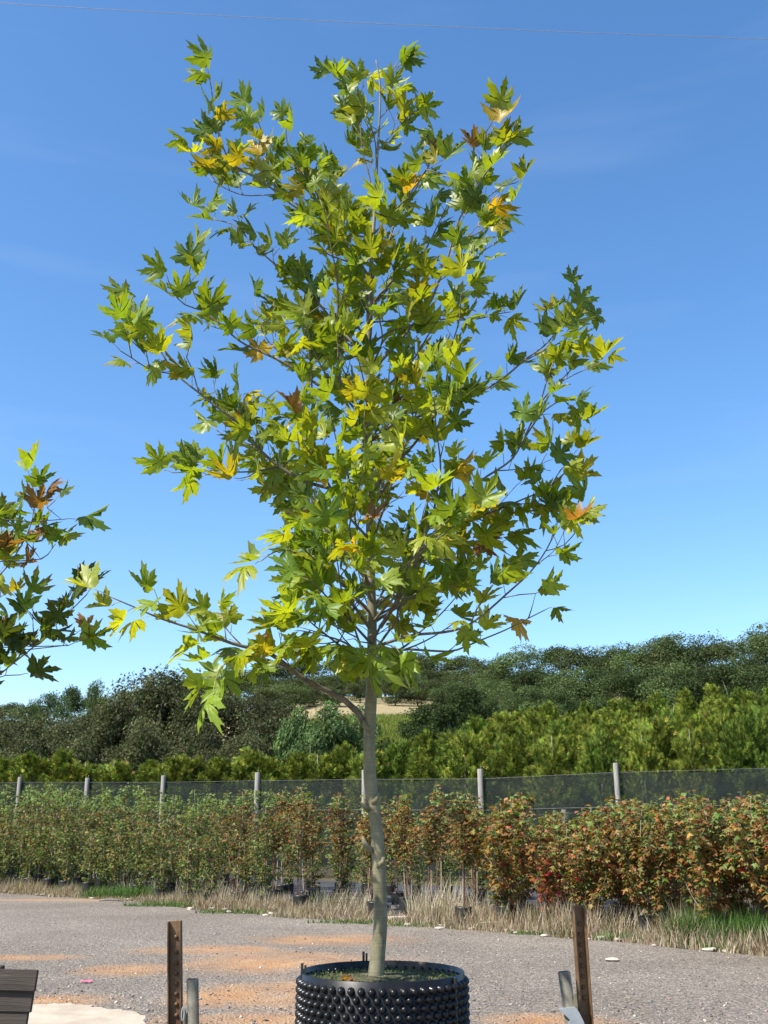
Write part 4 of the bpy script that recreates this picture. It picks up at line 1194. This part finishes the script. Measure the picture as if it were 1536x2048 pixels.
# ------------------------------------------------------------------ studded black pot
def studded_pot(name, c, rad, h, label, seed):
    o = empty(name, c)
    tag(o, label, 'pot')
    wall = MB()
    N = 84
    rings = [(0, 0), (rad, 0), (rad, h), (rad - .004, h + .003), (rad - .008, h), (rad - .008, h - .12)]
    wall.lathe(rings[1:], sides=N)
    # moulded cones standing out of the sheet in offset rows
    cols, rws = 52, int(h / .038)
    for j in range(rws):
        z = .022 + j * .038
        for i in range(cols):
            a = 2 * math.pi * (i + .5 * (j % 2)) / cols
            ca, sa = math.cos(a), math.sin(a)
            ax = Vector((ca, sa, 0)); tx_ = Vector((-sa, ca, 0)); up = Vector((0, 0, 1))
            n0 = len(wall.v)
            prof = [(.0215, -.001), (.0165, .013), (.0100, .022), (.0040, .0250)]
            K = 8
            for r1, dd in prof:
                for k in range(K):
                    t = 2 * math.pi * k / K
                    p = ax * (rad + dd) + tx_ * math.cos(t) * r1 + up * (z + math.sin(t) * r1)
                    wall.v.append(tuple(p))
            for q_ in range(len(prof) - 1):
                for k in range(K):
                    k2 = (k + 1) % K
                    wall.f.append([n0 + q_ * K + k, n0 + q_ * K + k2, n0 + (q_ + 1) * K + k2, n0 + (q_ + 1) * K + k]); wall.m.append(0); wall.sm.append(True)
            e = n0 + 3 * K
            wall.f.append([e + k for k in range(K)]); wall.m.append(0); wall.sm.append(True)
    # dimples seen from inside along the rim
    for i in range(cols):
        a = 2 * math.pi * (i + .5) / cols
        wall.lathe([(.012, 0), (.009, .006), (.001, .009)], (math.cos(a) * (rad - .012), math.sin(a) * (rad - .012), h - .03), 6)
    wall.build('wall', M['pot_plastic'], o)
    # soil mound
    s = MB()
    K = 40
    r2 = random.Random(seed)
    prof = [(rad - .009, h - .055), (rad * .85, h - .042), (rad * .6, h - .035), (rad * .35, h - .028), (rad * .12, h - .02), (.002, h - .018)]
    s.lathe(prof, sides=K)
    for i, v in enumerate(s.v):
        s.v[i] = (v[0], v[1], v[2] + r2.uniform(-.006, .006))
    soil = s.build('soil', M['soil'], o)
    # moss and weeds on the soil
    g = np.random.default_rng(seed)
    n = 1500
    a = g.uniform(0, 6.283, n); r = np.sqrt(g.uniform(.0, 1, n)) * (rad - .02)
    me = cloud('weeds', BL_V, BL_F, upframes(n, g, .5) * np.stack([g.uniform(.004, .010, n), g.uniform(.006, .02, n), g.uniform(.005, .018, n)], 1)[:, None, :], np.stack([np.cos(a) * r, np.sin(a) * r, np.full(n, h - .038) + .012 * (1 - r / rad)], 1), pick([(.07, .11, .03), (.10, .13, .045), (.16, .15, .06), (.05, .08, .025)], (2, 2, 1, 1), n, .2, g), M['grass'])
    wo = link('weeds', me, soil); wo['kind'] = 'stuff'
    return o
m, n, l, b = mat_new('pot_plastic')
tc = n.new('ShaderNodeTexCoord')
t = noise(n, l, 7, 5, .65, tc.outputs['Object'])
r = ramp(n, [(.35, (.006, .006, .006)), (.7, (.013, .0125, .012)), (.85, (.05, .042, .034))]); l.new(t.outputs[0], r.inputs[0]); l.new(r.outputs[0], b.inputs['Base Color'])
r2 = ramp(n, [(.3, (.24, .24, .24)), (.75, (.42, .42, .42))]); l.new(t.outputs[0], r2.inputs[0]); l.new(r2.outputs[0], b.inputs['Roughness'])
b.inputs['Specular IOR Level'].default_value = .34
M['pot_plastic'] = m
M['soil'] = simple('potting_soil', [(.3, (.045, .038, .022)), (.5, (.09, .085, .04)), (.7, (.16, .14, .075)), (.85, (.30, .25, .16))], 30, 1, .9, bscale=80, bdist=.02)
rimc = at(765, 1942, TY)
POT_H = rimc.z - DECK_Z
pot = studded_pot('studded_pot', (rimc.x, TY, DECK_Z), POT_R, POT_H, 'wide black studded plastic pot holding the plane tree', 5)
# pins that close the pot wall
for px, py, Yo, hh in [(727, 1925, POT_R - .004, .05), (604, 1945, -.10, .05)]:
    p = at(px, py, TY + Yo)
    mb = MB(); mb.box((0, 0, 0), (.014, .008, .13), bev=.002); mb.box((.017, 0, -.004), (.012, .008, .12), bev=.002)
    mb.build('wall_pin', M['black_plastic'], pot, (p.x - rimc.x, Yo, POT_H - .015))
mb = MB(); mb.box((0, 0, POT_H / 2), (.012, .02, POT_H), bev=.002)
a = R(-33); so_ = mb.build('seam', M['black_plastic'], pot, (math.cos(a) * (POT_R + .008), math.sin(a) * (POT_R + .008), 0)); so_.rotation_euler.z = a
p = at(709, 1952, TY - .1)
lt = LT[3]
me = cloud('fallen_leaf', lt[0], lt[1], np.eye(3)[None] * .085, np.zeros((1, 3)), np.array([(.42, .22, .07)]), M['plane_leaf'])
o = link('fallen_leaf', me, None, (p.x, p.y, rimc.z - .022)); o.rotation_euler = (.5, .2, 2.2)
tag(o, 'fallen tan leaf on the soil of the big pot', 'leaf')

# ------------------------------------------------------------------ trailer with upright steel stakes
def rust_mat():
    m, n, l, b = mat_new('rusty_steel')
    tc = n.new('ShaderNodeTexCoord')
    t = noise(n, l, 6, 6, .7, tc.outputs['Object'], (1, 1, .7))
    r = ramp(n, [(.30, (.04, .022, .014)), (.45, (.115, .060, .028)), (.58, (.175, .105, .048)), (.72, (.14, .125, .08)), (.85, (.17, .165, .13))]); l.new(t.outputs[0], r.inputs[0])
    l.new(r.outputs[0], b.inputs['Base Color'])
    b.inputs['Roughness'].default_value = .62; b.inputs['Metallic'].default_value = .25
    t2 = noise(n, l, 60, 4, .7, tc.outputs['Object'])
    bp = n.new('ShaderNodeBump'); bp.inputs['Strength'].default_value = .35; bp.inputs['Distance'].default_value = .003
    l.new(t2.outputs[0], bp.inputs['Height']); l.new(bp.outputs[0], b.inputs['Normal'])
    return m
M['rust'] = rust_mat()
M['galv'] = simple('worn_painted_steel', [(.3, (.06, .056, .044)), (.5, (.13, .118, .088)), (.66, (.19, .16, .11)), (.8, (.15, .085, .045))], 12, .7, .2, metal=0)
M['silver'] = simple('pale_galvanised_steel', [(.3, (.28, .31, .32)), (.7, (.46, .48, .48))], 9, .45, .1, metal=.4)
M['redpaint'] = simple('dull_red_paint', [(.3, (.12, .03, .03)), (.7, (.20, .06, .05))], 9, .55, .1)
M['deckwood'] = simple('deck_timber', [(.3, (.12, .10, .08)), (.7, (.28, .24, .19))], 6, .9, .4, sc=(.4, 6, 6))
M['rubber'] = simple('tyre_rubber', [(.3, (.015, .015, .015)), (.7, (.035, .034, .033))], 9, .85, .2)
trailer = empty('trailer', (0, TY, 0))
tag(trailer, 'low trailer carrying the potted tree between rusty upright stakes', 'trailer')
for k in range(9):
    mb = MB(); mb.box((0, 0, DECK_Z - .02), (2.06, .165, .04), bev=.004)
    mb.build('deck_board', M['deckwood'], trailer, (0, -.75 + k * .17, 0))
for sx in (-1, 1):
    mb = MB(); mb.box((0, 0, DECK_Z - .05), (.07, 1.62, .14), bev=.006); mb.build('side_rail', M['redpaint'], trailer, (sx * 1.075, -.07, 0))
for yy in (-.86, .74):
    mb = MB(); mb.box((0, 0, DECK_Z - .06), (2.2, .06, .11), bev=.006); mb.build('cross_rail', M['redpaint'], trailer, (0, yy, 0))
for sx in (-1, 1):
    for yy in (-.42, .28):
        mb = MB(); mb.lathe([(.20, -.07), (.235, -.085), (.25, -.05), (.25, .05), (.235, .085), (.20, .07)], sides=28)
        w = mb.build('wheel', M['rubber'], trailer, (sx * 1.24, yy, .25)); w.rotation_euler = (0, R(90), 0)
        mb = MB(); mb.lathe([(.001, .02), (.07, .03), (.12, .02), (.19, .05), (.202, .07), (.202, -.07), (.12, -.03), (.001, -.03)], sides=24); mb.build('rim', M['silver'], w)
    mb = MB(); mb.tube([(0, -.42, 0), (0, .28, 0)], .03, 8); mb.build('axle_beam', M['redpaint'], trailer, (sx * 1.13, 0, .25))
def stake(pxt, pyt, pxb, pyb, wpx, yaw, bolts, flip, name_lab):
    top = at(pxt, pyt, TY); bot = at(pxb, pyb, TY)
    w = wpx / F * (cp * TY + sp_ * (top.z - 1.6))
    dirv = (top - bot).normalized()
    foot = top - dirv * ((top.z - DECK_Z + .08) / dirv.z)
    Hs = (top - foot).length
    mb = MB()
    # channel section: web with two forward flanges
    t = .007; fl = .030
    mb.box((0, 0, Hs / 2), (w, t, Hs), bev=.0015)
    for sx in (-1, 1):
        mb.box((sx * (w / 2 - t / 2), -fl / 2 - t / 2 + .001, Hs / 2 - .0015), (t, fl, Hs), bev=.0015)
    o = mb.build('stake', M['rust'], trailer, (foot.x, foot.y - TY, foot.z))
    rot = dirv.to_track_quat('Z', 'Y').to_matrix()
    o.rotation_euler = (Matrix.Rotation(math.atan2(dirv.x, dirv.z), 3, 'Y') @ Matrix.Rotation(yaw, 3, 'Z')).to_euler()
    o['label'] = name_lab
    for py in bolts:
        z = (at(pxt, py, TY).z - foot.z)
        bm_ = MB()
        bm_.lathe([(.0115, 0), (.0115, .003), (.0095, .0075), (.005, .0105), (.0005, .0115)], sides=12)
        b_ = bm_.build('bolt', M['rust'], o, (flip * .004, -t / 2, z)); b_.rotation_euler = (R(90), 0, 0)
    return o
s1 = stake(351, 1841, 352, 2046, 27.5, R(-5), [1873, 1903, 1925, 1946, 1967, 1987, 2008, 2030], 1, 'rusty drilled channel stake beside the timber gate')
s2 = stake(1154, 1811, 1170, 2046, 26.0, R(14), [1847, 1868, 1889, 1910, 1931, 1952, 1974, 1995], 1, 'rusty leaning channel stake beside a pale bracket')
def pipe(pxt, pyt, pxb, pyb, wpx, dy):
    Yp = TY + dy
    top, bot = at(pxt, pyt, Yp), at(pxb, pyb, Yp)
    r = wpx / 2 / F * cp * Yp * 1.02
    dv = (top - bot).normalized()
    foot = top - dv * ((top.z - DECK_Z) / dv.z)
    mb = MB()
    K = 16
    a = foot - Vector((0, TY, 0)); b = top - Vector((0, TY, 0))
    mb.tube([a, b], r, K, cap=False)
    mb.tube([b, b - dv * .2], r * .84, K, cap=False)
    # lip
    n0 = len(mb.v) - 2 * K
    for k in range(K):
        k2 = (k + 1) % K
        mb.f.append([K + k, K + k2, n0 + k2, n0 + k]); mb.m.append(0); mb.sm.append(False)
    return mb.build('pipe_socket', M['galv'], trailer)
pipe(385, 1958, 386, 2040, 22.5, -.03)
pipe(1128, 1943, 1139, 2025, 23.5, -.03)
# brackets joining stake and pipe
def bracket(pts, Yp, th, mat, lab=None):
    mb = MB()
    P = [at(x, y, Yp) - Vector((0, TY, 0)) for x, y in pts]
    Q = [p + Vector((0, th, 0)) for p in P]
    mb.poly(P); mb.poly(Q[::-1])
    for i in range(len(P)):
        j = (i + 1) % len(P); mb.poly([P[j], P[i], Q[i], Q[j]])
    o = mb.build('bracket', mat, trailer)
    return o
bracket([(367, 2015), (372, 2030), (392, 2046), (392, 2110), (366, 2110)], TY - .045, .02, M['galv'])
bracket([(1118, 2018), (1150, 2014), (1158, 2024), (1168, 2044), (1176, 2080), (1130, 2080), (1140, 2040)], TY - .075, .02, M['silver'])
bracket([(1149, 1988), (1153, 1986), (1156, 2016), (1148, 2018)], TY - .07, .02, M['galv'])
mb = MB()
c_ = at(366, 2028, TY - .06) - Vector((0, TY, 0))
mb.tube([c_ + Vector((math.sin(a) * .007, 0, math.cos(a) * .032)) for a in np.linspace(0, 6.283, 17)], .0035, 6, cap=False)
mb.build('shackle_ring', M['silver'], trailer)

# ------------------------------------------------------------------ slatted timber gate standing on edge
M['cratewood'] = simple('gate_timber', [(.3, (.035, .027, .021)), (.6, (.07, .055, .043)), (.8, (.10, .078, .06))], 7, .9, .5, sc=(.5, 6, 6))
CYf = 5.0
gate = empty('slatted_gate', (at(-60, 1930, CYf).x, CYf, 0))
tag(gate, 'weathered timber side gate of overlapping slats standing on its edge', 'gate')
co = Vector(gate.location)
for k, (yt, yb, xt) in enumerate([(1929, 1969, 77), (1971, 2011, 68), (2013, 2055, 58), (2057, 2100, 48), (2103, 2148, 38), (2151, 2198, 28), (2201, 2250, 18), (2253, 2304, 8), (2307, 2360, -2)]):
    a, b = at(xt, yt, CYf), at(xt, yb, CYf)
    h = a.z - b.z; L = 1.25
    mb = MB(); mb.box((0, 0, 0), (L, .022, h * 1.08), Matrix.Rotation(R(-9), 3, 'X') @ Matrix.Rotation(R(1.2), 3, 'Y'), bev=.003)
    mb.build('slat', M['cratewood'], gate, (a.x - co.x - L / 2, .006 * (k % 2), (a.z + b.z) / 2 - .012))
ztop = at(77, 1929, CYf).z
for xx in (.10, -.32, -.80):
    mb = MB(); mb.box((0, .045, ztop / 2), (.07, .05, ztop - .02), bev=.004); mb.build('batten', M['cratewood'], gate, (xx, 0, 0))
    mb = MB(); mb.tube([(0, .06, ztop * .8), (0, .45, .02)], .022, 6); mb.build('prop', M['cratewood'], gate, (xx, 0, 0))

# ------------------------------------------------------------------ second plane tree, mostly outside the frame
lb = Vector((-3.7, 4.5, .45))
tree2 = empty('plane_tree', lb)
tag(tree2, 'second plane tree with leaves tinted dark for backlight reaching in from beyond the slatted gate', 'tree')
T2 = Plane(8, 5.6)
T2.gap = .92
T2.wts = (1.2, .4, .2, 3, .25, .12, .6, 5)  # weighted to the darkest leaf colours, imitating backlit leaves
T2.axis = Vector((lb.x, lb.y, 0))
top2 = lb + Vector((.05, .05, 3.9))
P2 = spline([lb + Vector((0, 0, -.05)), lb + Vector((.02, .01, 1.2)), lb + Vector((-.03, .03, 2.5)), top2], step=.08)
mb = MB(); mb.tube([p - lb for p in P2], [.04 * (1 - .85 * i / (len(P2) - 1)) for i in range(len(P2))], 12); mb.build('trunk', M['bark'], tree2)
def B2(pts, d0, dY, r0, leafy=1, start=.25, dens=1.0, droop=.0):
    W3 = []
    for i, (x, y) in enumerate(pts):
        W3.append(at(x, y, 5.6 + d0 + (dY - d0) * i / (len(pts) - 1)))
    W3.insert(0, min(P2, key=lambda q: (q - W3[0]).length))
    T2.branch3(W3, r0, leafy, start, dens, droop)
B2([(-180, 1440), (-60, 1392), (20, 1332), (70, 1290), (100, 1258), (132, 1205), (146, 1172)], 0, .2, .012, 1, .42, .85)
B2([(60, 1298), (110, 1250), (160, 1205), (175, 1190)], .2, .1, .005, 1, .5, .85)
B2([(70, 1292), (115, 1280), (150, 1270)], .2, .35, .005, 1, .5, .9)
B2([(-20, 1362), (10, 1352), (40, 1350)], .1, .1, .006, 1, .6, .6, .2)
B2([(-170, 1300), (-70, 1220), (0, 1150), (32, 1110), (62, 1045), (72, 990), (62, 962)], 0, -.1, .011, 1, .45, .85)
B2([(20, 1125), (50, 1080), (85, 1068)], -.05, .1, .005, 1, .5, .9)
B2([(60, 1045), (95, 1015), (112, 1000)], -.1, -.2, .005, 1, .6, .85)
B2([(-60, 1215), (-15, 1120), (5, 1050)], .1, .3, .007, 1, .5, .9)
B2([(-120, 1330), (-40, 1290), (10, 1250), (30, 1235)], .1, .4, .007, 1, .5, .9)
r_ = random.Random(4)
for k in range(16):
    b0 = P2[int(len(P2) * (.42 + .55 * k / 16))]
    az = k * 2.4
    ln = r_.uniform(.6, 1.05) * (1.1 - .5 * k / 16)
    if math.cos(az) > .0: az = math.pi - az
    d = Vector((math.cos(az), math.sin(az), 0))
    T2.branch3([b0, b0 + d * ln * .5 + Vector((0, 0, ln * .4)), b0 + d * ln + Vector((0, 0, ln * 1.0))], .009, .95, .25, 1.0)
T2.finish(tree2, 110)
pot2 = studded_pot('studded_pot', (lb.x, lb.y, 0), .42, .48, 'black studded pot of the second plane tree beyond the slatted gate', 9)

# ------------------------------------------------------------------ overhead wire with its poles
pl = empty('power_line', (0, 9, 0))
tag(pl, 'thin overhead wire crossing the sky above the treetop', 'power line')
a, b = at(0, 9, 9), at(1536, 81, 9)
sl_ = (b.z - a.z) / (b.x - a.x)
xa, xb = -22, 22
pts = []
for k in range(25):
    x = xa + (xb - xa) * k / 24
    pts.append((x, 0, a.z + sl_ * (x - a.x) + .0022 * (x * x) - .0022 * a.x * a.x * .5))
M['line'] = simple('line_metal', [(.3, (.28, .28, .28)), (.7, (.42, .42, .42))], 10, .5, 0)
mb = MB(); mb.tube(pts, .003, 5); mb.build('wire', M['line'], pl)
for x, z in ((xa, pts[0][2]), (xb, pts[-1][2])):
    mb = MB(); mb.tube([(0, 0, -.5), (0, 0, z + .5)], [.16, .11], 12); q = mb.build('pole', M['post'], pl, (x, .18, 0))
    mb = MB(); mb.box((0, -.05, z - .12), (1.6, .1, .12), bev=.01); mb.build('crossarm', M['post'], q)
    mb = MB(); mb.lathe([(.02, -.06), (.05, -.04), (.03, -.02), (.05, 0), (.02, .02)], (0, -.18, z), 12); mb.build('insulator', M['palestone'], q)
